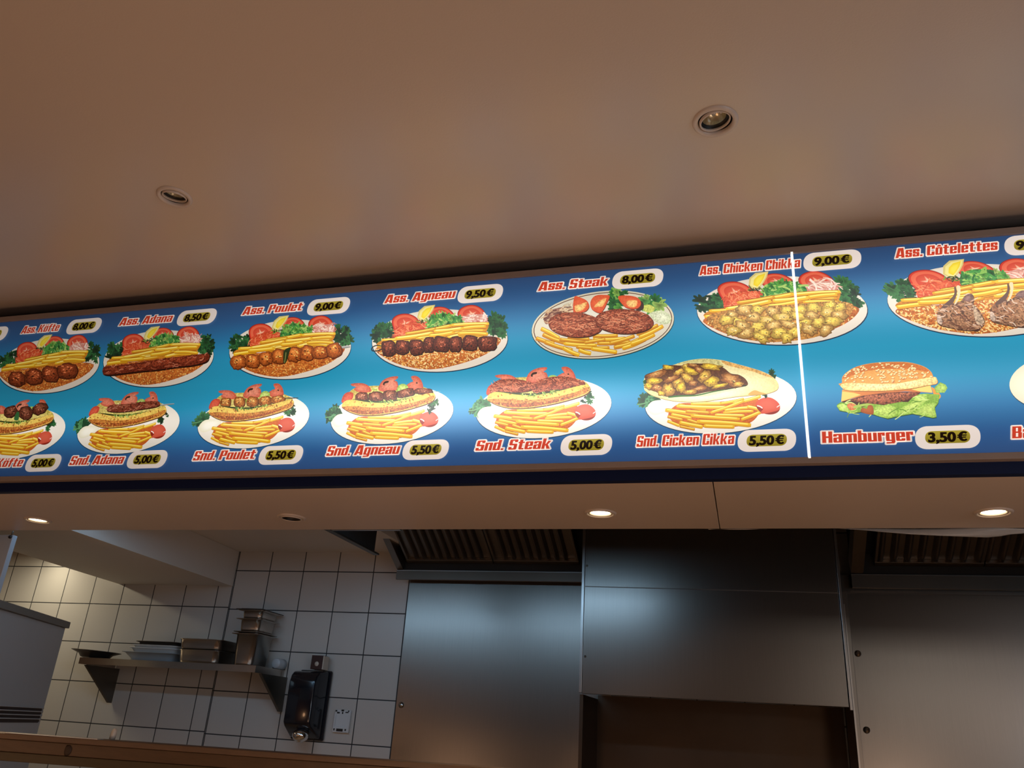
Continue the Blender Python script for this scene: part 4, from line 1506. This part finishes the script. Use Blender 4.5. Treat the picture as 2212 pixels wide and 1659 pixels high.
XP0 = PY(884, 1262, D - .016).x            # left edge of the left steel panel
XP1 = PY(1262, 1300, 3.5).x                # left edge of the duct cover
XP2 = PY(1822, 1400, 3.5).x                # right edge of the duct cover
XP3 = PY(1843, 1412, 3.5).x                # right edge of the end strip
sp = thing('steel_wall_panel', (XP0 + .5, D - .016, EYE), 'brushed steel wall panel left of the duct cover, beside the white tiles', 'wall panel', 'brushed steel wall panels')
MB().box(XP0, XP1 + .06, D - .016, D - .001, EYE - .9, EYE + .76).build('sheet', M['steel'], sp, bevel=.001)
c = PY(867, 1523, D - .016)
MB().lathe((c.x, D - .016, c.z), [(.0135, -.0005), (.0135, -.003), (.009, -.008), (.001, -.010)], 20, 'Y').build('bolt', M['bolt'], sp)

rp = thing('steel_wall_panel', (XP3 + .7, 3.80, EYE), 'brushed steel wall panel at the right with two round bolts', 'wall panel', 'brushed steel wall panels')
MB().box(XP3 + .001, XR - .1, 3.80, 3.815, EYE - .9, EYE + .72).build('sheet', M['steel'], rp, bevel=.001)
zt = PY(1990, 1284, 3.80).z
MB().box(XP3 + .001, XR - .1, 3.797, 3.7995, zt - .001, zt + .0015).build('fold_line', M['grime'], rp)
for q in ((1853, 1412), (1872, 1577)):
    c = PY(*q, 3.80)
    MB().lathe((c.x, 3.80, c.z), [(.0130, -.0005), (.0130, -.004), (.009, -.009), (.001, -.012)], 20, 'Y').build('bolt', M['bolt'], rp)

# duct cover in the middle
zc = (PY(1262, 1497, 3.5).z + PY(1826, 1529, 3.5).z) / 2
dc = thing('duct_cover', ((XP1 + XP2) / 2, 3.5, zc), 'large plain steel duct cover hanging in the middle between both hoods', 'duct cover')
MB().box(XP1, XP2, 3.50, 3.516, zc, EYE + 1.24).build('front_sheet', M['steel'], dc, bevel=.0012)
MB().box(XP1 + .012, XP2 - .012, 3.518, D - .018, zc + .02, EYE + 1.24).build('box', M['steel_dark'], dc)
sm = [PY(1262, 1267, 3.499), PY(1815, 1281, 3.499)]
MB().prism([sm[0] + Vector((.004, 0, .002)), sm[1] + Vector((-.004, 0, .002)), sm[1] + Vector((-.004, 0, -.002)), sm[0] + Vector((.004, 0, -.001))], (0, .0008, 0)).build(
    'smear_line', M['grime'], dc)
for px, py in ((1269, 1222), (1265, 1418)):
    c = PY(px, py, 3.5)
    MB().lathe((c.x - .002, 3.5, c.z), [(.005, -.0003), (.004, -.002), (.0005, -.003)], 12, 'Y').build('rivet', M['steel_dark'], dc)
MB().box(XP1 - .014, XP1 - .002, 3.502, 3.53, zc + .004, EYE + 1.24).build('edge_strip', M['steel_edge'], dc, bevel=.001)

# niche below the cover: side walls and dark back sheet
nc = thing('steel_niche', ((XP1 + XP2) / 2, 3.7, EYE), 'dark steel niche below the duct cover', 'niche')
MB().box(XP1 + .001, XP2 + .014, D - .017, D - .0155, EYE - .9, zc + .015).build('back_sheet', M['niche_steel'], nc)
MB().box(XP1 - .014, XP1 + .0005, 3.53, D - .0165, EYE - .9, zc - .002).build('side_sheet', M['niche_steel'], nc)
po = thing('steel_post', ((XP2 + XP3) / 2 + .01, 3.505, EYE), 'narrow upright steel end post between the duct cover and the right wall panel', 'post')
MB().box(XP2 + .0145, XP3, 3.505, 3.7965, EYE - .9, EYE + .60).build('post', M['steel'], po, bevel=.001)
MB().box(XP2 + .0145, XP2 + .020, 3.501, 3.5045, zc - .9, EYE + .55).build('post_edge', M['steel_edge'], po)
MB().box(XP2 + .003, XP2 + .013, 3.495, 3.53, zc - .01, EYE + 1.24).build('edge_strip', M['steel_edge'], dc, bevel=.001)


def hood(name_label, x0, x1, yb, zr, rail_h, bays, slots, slot_w, front_y, edge):
    """canopy: wall rail, sloping filter frame rising to the front, filters with raised ribs"""
    t = thing('range_hood', ((x0 + x1) / 2, yb, zr), name_label, 'range hood', 'range hoods over the cooking line')
    d = Vector((0, -math.cos(math.radians(27)), math.sin(math.radians(27))))
    nrm = Vector((0, -d.z, d.y))                       # down and towards the room
    if nrm.z > 0:
        nrm = -nrm
    L = (yb - front_y) / math.cos(math.radians(27))

    def pt(x, s, n):
        return Vector((x, yb, zr)) + Vector((x - x, 0, 0)) + d * s + nrm * n

    def bar(mb, xa, xb, sa, sb, na, nb):
        mb.hexa([pt(xa, sa, na), pt(xb, sa, na), pt(xb, sb, na), pt(xa, sb, na), pt(xa, sa, nb), pt(xb, sa, nb), pt(xb, sb, nb), pt(xa, sb, nb)])
        return mb
    MB().box(x0, x1, yb - .006, yb + .01, zr - rail_h, zr).build('wall_rail', M['steel_dark'], t, bevel=.001)
    MB().box(x0, x1, yb - .0075, yb - .0062, zr - .004, zr).build('rail_lip', M['steel_edge'], t)
    cv = MB()
    bar(cv, x0 + .001, x1 - .001, .0, L, -.10, -.085)
    cv.build('canopy', M['black'], t)
    MB().box(x0 + .002, x1 - .002, yb + .0105, yb + .014, zr - .002, zr + .22).build('back_sheet', M['black'], t)
    ed = MB()
    bar(ed, x0, x0 + edge, .0, L, -.085, .0)
    ed.build('side_rail', M['filter'], t, bevel=.001)
    for i, (a, b, n) in enumerate(bays):
        fl = MB()
        bar(fl, a, b, .035, L, -.050, -.046)
        pitch = slot_w
        lo_ = (a + b) / 2 - pitch * (n - 1) / 2
        # closed border of the filter, then the raised ribs between open slots
        bar(fl, a, a + .012, .02, L, -.046, -.030)
        bar(fl, b - .012, b, .02, L, -.046, -.030)
        bar(fl, a, b, .02, .045, -.046, -.028)
        fo = fl.build('filter', M['filter'], t, bevel=.0015)
        rb = MB()
        for k in range(n):
            x = lo_ + pitch * k
            prof = []
            w = pitch * .30
            for q in range(7):
                u = -1 + q / 3
                prof.append((x + u * w, -.046 + .026 * (1 - u * u)))
            vs, fs = [], []
            for s_, sc in ((.045, .35), (.062, .9), (.085, 1.0), (L, 1.0)):
                for px_, n_ in prof:
                    vs.append(pt(x + (px_ - x) * (.6 + .4 * sc), s_, -.046 + (n_ + .046) * sc))
            m_ = len(prof)
            for j in range(3):
                for q in range(m_ - 1):
                    fs.append((j * m_ + q, j * m_ + q + 1, (j + 1) * m_ + q + 1, (j + 1) * m_ + q))
            rb.add(vs, fs, True)
        rb.build('filter_ribs', M['filter'], fo)
    return t


yb1 = 3.80
za = PY(900, 1232, yb1).z
xa, xb_ = PY(858, 1232, yb1).x, XP1 - .02
b0, b1, b2 = PY(880, 1225, yb1).x, PY(1066, 1226, yb1).x, PY(1252, 1227, yb1).x
hood('steel range hood with slotted filters left of the duct cover', xa, xb_, yb1, za, .046, [(b0, b1, 9), (b1 + .004, b2, 8)], 9, .042, 2.75, .034)
yb2 = 3.76
zb_ = PY(1990, 1242, yb2).z
xc = PY(1838, 1242, yb2).x
c0, c1, c2 = PY(1889, 1232, yb2).x, PY(2125, 1232, yb2).x, PY(2360, 1232, yb2).x
hood('steel range hood with slotted filters right of the duct cover', xc, XR - .12, yb2, zb_, .058, [(c0, c1, 8), (c1 + .004, c2, 8)], 8, .053, 2.75, .05)

# dark sheet-metal baffle hanging behind the soffit
yf_, xbf = 3.05, PY(809, 1189, 3.05).x
zlo = PY(811, 1193, 3.05).z
MBa = MB().prism([(xbf, 2.33, zlo), (xbf, yf_, zlo), (xbf, yf_, ZK - .003), (xbf, 2.33, ZK - .003)], (-.004, 0, 0))
bf = thing('hanging_baffle', (xbf, 2.7, zlo), 'dark sheet-metal baffle hanging left of the left range hood', 'baffle')
MBa.build('sheet', M['pan_dark'], bf)
MB().box(xbf - .012, xbf + .014, 2.33, yf_ + .02, zlo - .008, zlo - .0005).build('bottom_flange', M['steel_dark'], bf, bevel=.001)
# bright angle strip on the back edge of the soffit, and thin loose edging
p0, p1 = PY(716, 1144, YSB + .002), PY(864, 1143, YSB + .002)
tag(MB().box(p0.x, p1.x, YSB + .001, YSB + .014, ZS - .001, ZS + .003).build('edge_strip', M['steel_edge'], origin=((p0.x + p1.x) / 2, YSB, ZS)),
    'thin bright metal strip on the soffit back edge above the baffle', 'metal strip')


def droop(name, pts, label, cat, material, y=YSB + .004):
    """thin sheet hanging off the soffit edge, given by its lower outline"""
    top = [PY(px, py, y) for px, py, _ in pts]
    vs, fs = [], []
    n = len(pts)
    for k, (px, py, py2) in enumerate(pts):
        a = PY(px, py, y)
        a.z = ZS + .0
        b = PY(px, py2, y)
        sag = max(0.0, a.z - b.z)
        for q in range(5):
            t = q / 4
            vs.append((a.x, y + .012 * math.sin(t * 2.2 + k * .7) * min(1, sag * 30), a.z - sag * t))
    for k in range(n - 1):
        for q in range(4):
            fs.append((k * 5 + q, k * 5 + q + 1, k * 5 + 6 + q, k * 5 + 5 + q))
    mb = MB().add(vs, fs, True)
    o = mb.build(name, material, origin=top[n // 2])
    md = o.modifiers.new('thickness', 'SOLIDIFY')
    md.thickness = .0012
    return tag(o, label, cat)


droop('plastic_sheet', [(1815, 1140, 1142), (1850, 1140, 1144), (1900, 1140, 1149), (1960, 1140, 1155), (2020, 1140, 1158.5), (2080, 1140, 1160), (2130, 1140, 1160.5), (2160, 1140, 1157),
                        (2180, 1140, 1153.5), (2205, 1140, 1152), (2222, 1140, 1150)],
      'translucent plastic sheet drooping from the soffit edge at the right', 'plastic sheet', M['film'])
droop('peeling_edging', [(1530, 1140, 1140.5), (1545, 1140, 1142.5), (1575, 1140, 1144), (1610, 1140, 1144.3), (1640, 1140, 1142.5), (1656, 1140, 1140.5)],
      'peeling strip of edging hanging from the soffit above the duct cover', 'edging strip', M['soffit'])

# ------------------------------------------------------------------ shelf and what stands on it
zsh = (PY(170.6, 1422, 3.63).z + PY(552.6, 1435, 3.63).z) / 2
xs0 = PY(170.6, 1428, 3.63).x
xs1 = PY(552.6, 1440, 3.63).x
shf = thing('wall_shelf', ((xs0 + xs1) / 2, 3.76, zsh), 'steel wall shelf on two triangular brackets against the white tiles', 'shelf')
sm_ = MB().box(xs0, xs1, 3.632, D - .002, zsh - .003, zsh)
sm_.box(xs0, xs1, 3.63, 3.6318, zsh - .031, zsh)
sm_.box(xs1 - .0018, xs1, 3.632, D - .002, zsh - .031, zsh - .0031)
sm_.box(xs0, xs0 + .0018, 3.632, D - .002, zsh - .031, zsh - .0031)
sm_.build('shelf_board', M['pan'], shf)
MB().box(xs1 - .06, xs1 + .002, D - .02, D - .002, zsh + .0005, zsh + .035).build('back_lip', M['pan_dark'], shf)
for xk, low in ((PY(241, 1519, D).x, PY(246, 1519, D - .01).z), (PY(609, 1538, D).x, PY(609, 1538, D - .01).z)):
    bm_ = MB().prism([(xk, 3.65, zsh - .033), (xk, D - .002, zsh - .033), (xk, D - .002, low), (xk, D - .022, low)], (.002, 0, 0))
    bm_.prism([(xk - .013, 3.65, zsh - .034), (xk - .013, D - .022, low), (xk - .013, D - .022, low + .003), (xk - .013, 3.652, zsh - .0335)], (.013, 0, 0))
    bo = bm_.build('bracket', M['steel_dark'], shf)
    MB().lathe((0, 0, 0), [(.006, 0), (.005, -.003), (.0005, -.004)], 12, 'Y').build('screw', M['bolt'], bo).location = (xk - shf.location.x + .006, 3.70 - shf.location.y, zsh - .045 - shf.location.z)


def pan(mb, cx, cy, z0, w, d, h, taper=.9, r=.02, lip=.010, rz=0.0, t=.0012, seg=5):
    """gastronorm style pan: rounded rectangle body, open top, turned-out lip"""
    def ring(sw, sd, rr, z):
        out = []
        for qx, qy, a0 in ((1, 1, 0), (-1, 1, 90), (-1, -1, 180), (1, -1, 270)):
            for k in range(seg + 1):
                a = math.radians(a0 + 90 * k / seg)
                x = qx * (sw / 2 - rr) + rr * math.cos(a)
                y = qy * (sd / 2 - rr) + rr * math.sin(a)
                out.append((cx + x * math.cos(rz) - y * math.sin(rz), cy + x * math.sin(rz) + y * math.cos(rz), z))
        return out
    bw, bd = w * taper, d - w * (1 - taper)
    e = .006
    rings = [ring(bw - 2 * e, bd - 2 * e, r * .7, z0), ring(bw - .3 * e, bd - .3 * e, r, z0 + e * .7), ring(bw, bd, r, z0 + 2 * e), ring(w, d, r, z0 + h - .004),
             ring(w + 2 * lip, d + 2 * lip, r * 1.0, z0 + h - .002), ring(w + 2 * lip, d + 2 * lip, r * 1.0, z0 + h), ring(w - 2 * t, d - 2 * t, r, z0 + h - .001),
             ring(bw - 2 * t, bd - 2 * t, r, z0 + 2 * e), ring(bw - 2 * e, bd - 2 * e, r * .7, z0 + t + .001)]
    n = len(rings[0])
    vs = [p for q in rings for p in q]
    fs = []
    for j in range(len(rings) - 1):
        for k in range(n):
            k2 = (k + 1) % n
            fs.append((j * n + k, j * n + k2, (j + 1) * n + k2, (j + 1) * n + k))
    fs.append(tuple(range(n))[::-1])
    fs.append(tuple((len(rings) - 1) * n + k for k in range(n)))
    mb.add(vs, fs, True)
    return mb


def pan_obj(name, label, cat, group, material, *a, **k):
    o = pan(MB(), *a, **k).build(name, material, origin=(a[0], a[1], a[2]))
    return tag(o, label, cat, group)


ze = zsh + .0006
# oval platter at the left end
pl = PY(214, 1419, 3.74)
pf = MB().lathe((pl.x - .03, 3.745, ze), [(.060, .0), (.075, .004), (.088, .020), (.128, .034), (.131, .0355), (.128, .037), (.086, .0235), (.072, .008), (.0005, .006)], 48, sx=1.0, sy=.85, cap0=True)
pf.v = [Matrix.Rotation(.035, 3, 'Y') @ (p - Vector((pl.x - .03, 3.745, ze))) + Vector((pl.x - .03, 3.745, ze + .0035)) for p in pf.v]
tag(pf.build('serving_platter', M['pan_dark'], origin=(pl.x - .03, 3.745, ze)), 'dark round platter with a wide rim at the left end of the shelf', 'platter')
# stack of trays
xt = (PY(272, 1410, 3.68).x + PY(400, 1410, 3.68).x) / 2 - .044
wt = .295
tg = 'stacked trays on the shelf'
pan_obj('food_tray', 'grey plastic tray at the bottom of the tray stack on the shelf', 'tray', tg, M['grey_plastic'], xt, 3.775, ze, wt, .20, .042, .84, .03, .012)
pan_obj('food_tray', 'lower white plastic tray in the tray stack, resting in the grey one', 'tray', tg, M['white_plastic'], xt + .012, 3.775, ze + .020, wt - .028, .176, .044, .88, .03, .008)
pan_obj('food_tray', 'upper white plastic tray in the tray stack, under the dark pan', 'tray', tg, M['white_plastic'], xt + .014, 3.775, ze + .034, wt - .036, .168, .044, .88, .03, .008)
pan_obj('shallow_pan', 'dark shallow pan on top of the white trays', 'pan', None, M['pan_dark'], xt + .018, 3.775, ze + .079, wt - .05, .16, .018, .94, .03, .005)
# two roasting pans
xr_ = (PY(384, 1420, 3.66).x + PY(486, 1424, 3.66).x) / 2 - .034
pan_obj('roasting_pan', 'lower brown-grey steel pan of the nested pair beside the trays', 'pan', 'nested roasting pans', M['pan'], xr_ + .005, 3.77, ze, .235, .22, .062, .95, .032, .003)
pan_obj('roasting_pan', 'upper brown-grey steel pan of the nested pair beside the trays', 'pan', 'nested roasting pans', M['pan'], xr_ + .003, 3.77, ze + .0635, .240, .225, .050, .96, .032, .004)
# tower of small deep pans with a lid
pc = PY(517, 1432, 3.68)
rz = .02
tw, td = .118, .168
pg = 'tower of small deep pans on the shelf'
pan_obj('deep_pan', 'deepest steel pan at the bottom of the pan tower', 'pan', pg, M['pan'], pc.x, 3.775, ze, tw, td, .150, .88, .022, .019, rz)
zz = ze + .150
pan_obj('deep_pan', 'thin rimmed steel pan just above the bottom pan of the tower', 'pan', pg, M['pan'], pc.x + .001, 3.775, zz - .118, tw - .006, td - .006, .128, .9, .022, .019, rz)
pan_obj('deep_pan', 'third steel pan up the pan tower, one below the top pan', 'pan', pg, M['pan'], pc.x + .004, 3.775, zz + .0115, tw - .006, td - .006, .060, .95, .022, .019, rz)
pan_obj('deep_pan', 'topmost steel pan of the tower, under the flat lid', 'pan', pg, M['pan'], pc.x + .008, 3.775, zz + .0725, tw - .006, td - .006, .040, .96, .022, .019, rz)
lid = MB()
zl = zz + .1135
lid.box(-.078, .078, -.104, .104, 0, .004)
lid.box(-.060, .060, -.085, .085, .0041, .008)
lr = Matrix.Rotation(rz + .03, 3, 'Z')
lid.v = [lr @ p + Vector((pc.x + .006, 3.775, zl)) for p in lid.v]
tag(lid.build('pan_lid', M['pan_dark'], origin=(pc.x, 3.775, zl), bevel=.003), 'flat dark steel lid on top of the pan tower', 'lid')
# glass lying on the shelf
gc = PY(602, 1436, 3.84)
tag(MB().lathe((gc.x, 3.80, ze + .026), [(.0005, .010), (.021, .010), (.0235, .013), (.025, .05), (.0255, .075), (.0245, .075), (.022, .016), (.0005, .015)], 32, 'Y').build(
    'drinking_glass', M['glass'], origin=(gc.x, 3.80, ze)), 'small frosted glass lying at the right end of the shelf', 'glass')

# ------------------------------------------------------------------ soap dispenser, box and holder plate on the tiles
sxl, sxr = PY(622, 1500, 3.79).x, PY(714, 1500, D - .01).x
szt, szb = PY(700, 1449, D - .01).z, PY(690, 1601, D - .01).z
sd = thing('soap_dispenser', ((sxl + sxr) / 2, D, szb), 'glossy black soap dispenser on the white tiles right of the shelf', 'soap dispenser')
bx0, bx1 = sxl + .0, PY(676, 1500, 3.79).x
yfr = 3.785
prof = [(yfr + .03, szt - .012), (yfr + .01, szt - .03), (yfr, szt - .06), (yfr, szb + .075), (yfr + .012, szb + .058), (D - .035, szb + .012), (D - .022, szb + .006), (D - .022, szt - .004)]
cx_ = (sxl + sxr) / 2 - .004
hw0, hw1 = (bx1 - bx0) / 2 + .002, (sxr - sxl) / 2 - .004
vs, fs = [], []
for s_ in (-1, 1):
    for y_, z_ in prof:
        t_ = (y_ - yfr) / (D - yfr)
        mid = ((bx0 + bx1) / 2) * (1 - t_) + cx_ * t_
        vs.append((mid + s_ * (hw0 * (1 - t_) + hw1 * t_), y_, z_))
n_ = len(prof)
fs = [tuple(range(n_)), tuple(range(n_, 2 * n_))[::-1]] + [(i, n_ + i, n_ + (i + 1) % n_, (i + 1) % n_) for i in range(n_)]
MB().add(vs, fs, True).build('cover', M['black_gloss'], sd, bevel=.018, seg=4)
MB().box(cx_ - hw1 - .004, cx_ + hw1 + .004, D - .021, D - .001, szb, szt).build('back_plate', M['black_gloss'], sd, bevel=.009, seg=3)
nc_ = PY(649, 1588, 3.81)
MB().lathe((nc_.x, 3.812, nc_.z - .012), [(.0005, -.022), (.014, -.021), (.016, -.016), (.030, -.010), (.039, .004), (.040, .016), (.034, .026), (.026, .034), (.0005, .036)], 36).build('nozzle', M['chrome'], sd)
# little box on top
q0, q1 = PY(669, 1443, 3.815), PY(697, 1423, 3.815)
bxo = thing('card_box', ((q0.x + q1.x) / 2, 3.84, szt), 'small dark red and cream box standing on top of the black soap dispenser', 'box')
MB().box(q0.x, q1.x, 3.82, 3.872, szt + .001, szt + .066).build('sleeve', M['red_box'], bxo, bevel=.001)
MB().box(q1.x + .0002, q1.x + .006, 3.819, 3.873, szt + .001, szt + .064).build('tray_edge', M['card'], bxo, bevel=.001)
cm = PY(683, 1440, 3.818)
MB().lathe((cm.x, 3.8195, szt + .026), [(.011, .0), (.011, -.0012), (.0005, -.0014)], 24, 'Y').build('round_sticker', M['card'], bxo, label='pale round sticker')

# white holder plate without its dispenser
h = lambda x, y: PY(580 + x / 6.405, 1400 + y / 6.405, D - .012)
hp = thing('holder_plate', (h(1010, 1010).x, D, h(1010, 1010).z), 'empty white plastic holder plate screwed to the tiles right of the soap dispenser', 'holder plate')
x0, x1, z0, z1 = h(905, 1000).x, h(1125, 1000).x, h(1000, 1168).z, h(1000, 858).z
pm = MB().box(x0, x1, D - .010, D - .001, z0, z1)
pm.box(x0, x0 + .008, D - .0145, D - .0101, z0, z1 - .018)
pm.box(x1 - .008, x1, D - .0145, D - .0101, z0, z1)
pm.box(x0 + .0081, x1 - .0081, D - .0145, D - .0101, z0, z0 + .026)
pm.build('plate', M['white_plastic'], hp, bevel=.0012)
for a, b, c_, d_ in ((925, 858, 952, 876), (1007, 852, 1045, 874), (1098, 866, 1126, 882), (1014, 884, 1034, 910), (1062, 884, 1106, 896), (945, 884, 985, 902)):
    p0, p1 = h(a, d_), h(c_, b)
    MB().box(p0.x, p1.x, D - .0112, D - .0102, p0.z, p1.z).build('slot', M['lamp_black'], hp)
for a, b, c_, d_ in ((900, 1110, 920, 1138), (938, 1118, 1032, 1150), (1054, 1120, 1076, 1146)):
    p0, p1 = h(a, d_), h(c_, b)
    p0.x, p1.x = max(p0.x, x0 + .001), min(p1.x, x1 - .001)
    MB().box(p0.x, p1.x, D - .0157, D - .0147, p0.z, p1.z).build('slot', M['lamp_black'], hp)

# ------------------------------------------------------------------ grey cabinet at the left, wooden rail, small things
A = PY(141.5, 1357, 3.30)
dv = ray(858, 1562)
dv = Vector((dv.x, dv.y, 0)).normalized()
nv = Vector((dv.y, -dv.x, 0))
if nv.dot(A) > 0:
    nv = -nv                                  # out of the front face, towards the room
cb = thing('grey_cabinet', (A.x, A.y, 0), 'grey enamelled cabinet with vent slots at the left edge behind the wooden rail', 'cabinet')


def cf(s, out, z):
    p = A - dv * s + nv * out
    return (p.x, p.y, z)


def cbox(mb, s0, s1, o0, o1, z0, z1):
    return mb.hexa([cf(s0, o0, z0), cf(s1, o0, z0), cf(s1, o1, z0), cf(s0, o1, z0), cf(s0, o0, z1), cf(s1, o0, z1), cf(s1, o1, z1), cf(s0, o1, z1)])


cbox(MB(), 0, .76, -.40, 0, .3, A.z).build('body', M['cabinet'], cb, bevel=.003)
tp = PY(146, 1342, 3.28).z
cbox(MB(), -.014, .77, -.41, .012, A.z + .0005, tp).build('top_slab', M['cabinet_top'], cb, bevel=.002)
for k in range(4):
    c = PY(82 - 3.2 * k, 1531 + 7.8 * k, 3.29)
    s0 = .018
    cv = MB()
    z_ = c.z - .004
    pts = [(s0, z_), (s0 + .01, z_ + .006), (.6, z_ + .006), (.6, z_ - .008), (s0 + .012, z_ - .007)]
    a_ = [cf(s, .0012, z) for s, z in pts]
    b_ = [cf(s, -.004, z) for s, z in pts]
    cv.add(a_ + b_, [tuple(range(5)), tuple(range(5, 10))[::-1]] + [(i, (i + 1) % 5, 5 + (i + 1) % 5, 5 + i) for i in range(5)])
    cv.build('vent_slot', M['slot'], cb)
    lp = MB()
    cbox(lp, s0 - .004, .6, .0013, .007, z_ + .0062, z_ + .0105)
    lp.build('vent_lip', M['cabinet'], cb, bevel=.0015)

# wooden rail
zr_ = PY(0, 1583, 1.90).z
ra, rb_ = PY(0, 1583, 1.90), PZ(840, 1643, zr_)
rv = (rb_ - ra)
rv.z = 0
rv.normalize()
rn = Vector((rv.y, -rv.x, 0))
if rn.y > 0:
    rn = -rn


def rf(s, out, z):
    p = ra + rv * s + rn * out
    return (p.x, p.y, z)


def rbox(mb, s0, s1, o0, o1, z0, z1):
    return mb.hexa([rf(s0, o0, z0), rf(s1, o0, z0), rf(s1, o1, z0), rf(s0, o1, z0), rf(s0, o0, z1), rf(s1, o0, z1), rf(s1, o1, z1), rf(s0, o1, z1)])


wr = thing('wooden_rail', tuple(ra), 'stained wooden rail of three boards with a knot across the lower left', 'rail')
rbox(MB(), -.7, 2.4, -.10, 0, zr_ - .0135, zr_).build('top_board', M['wood_top'], wr, bevel=.0015)
rbox(MB(), -.7, 2.4, -.09, -.006, zr_ - .0435, zr_ - .0140).build('middle_board', M['wood'], wr, bevel=.0015)
rbox(MB(), -.7, 2.4, -.09, -.004, zr_ - .0655, zr_ - .0440).build('lower_board', M['wood_olive'], wr, bevel=.0015)
kn = PY(128, 1613, 1.9)
ks = (kn - ra).dot(rv)
kk = MB()
kk.lathe((0, 0, 0), [(.0005, -.0016), (.008, -.0013), (.0125, -.0006), (.0130, .0015)], 24, 'Y', sx=.9, sy=1.05)
kk.v = [Vector(rf(ks, -.0056, zr_ - .030)) + p for p in kk.v]
kk.build('knot', M['knot'], wr)
s0, s1 = [(PZ(px, py, zr_) - ra).dot(rv) for px, py in ((119, 1585), (256, 1598))]
tag(rbox(MB(), s0, s1, -.03, -.001, zr_ + .0003, zr_ + .0018).build('paper_strip', M['white_plastic'], origin=rf((s0 + s1) / 2, -.015, zr_)), 'narrow white strip lying on the wooden rail', 'strip')
bs = (PZ(245, 1598, zr_) - ra).dot(rv) + .006
bt = MB().lathe((0, 0, 0), [(.0075, .0), (.0078, .010), (.0072, .018), (.0055, .024), (.002, .0268), (.0003, .027)], 20, cap0=True)
bp = Vector(rf(bs, -.06, zr_ + .0004))
bt.v = [Matrix.Rotation(.12, 3, 'Y') @ p + bp + Vector((0, 0, .001)) for p in bt.v]
tag(bt.build('bottle_cap', M['bottle'], origin=bp), 'small milky plastic cap standing upright on the wooden rail', 'cap')

# pale panel hanging at the upper left
hx = PY(31.5, 1147, 2.36).x
hz = PY(5, 1237, 2.38).z
hg = thing('hanging_cabinet', (hx - .2, 2.36, hz), 'pale blue-white cabinet hanging below the soffit at the far left edge', 'cabinet')
MB().box(hx - .35, hx, 2.36, 2.38, EYE + .30, ZS - .004).build('sheet', M['panel_blue'], hg, bevel=.0015)
lk = PY(22.5, 1160, 2.358)
MB().lathe((lk.x, 2.358, lk.z), [(.006, .001), (.006, -.004), (.0005, -.006)], 16, 'Y').build('latch_knob', M['lamp_black'], hg)
MB().tube([(lk.x + .002, 2.357, lk.z), (lk.x + .006, 2.357, lk.z + .022)], .0022, 8).build('latch_arm', M['steel_dark'], hg)
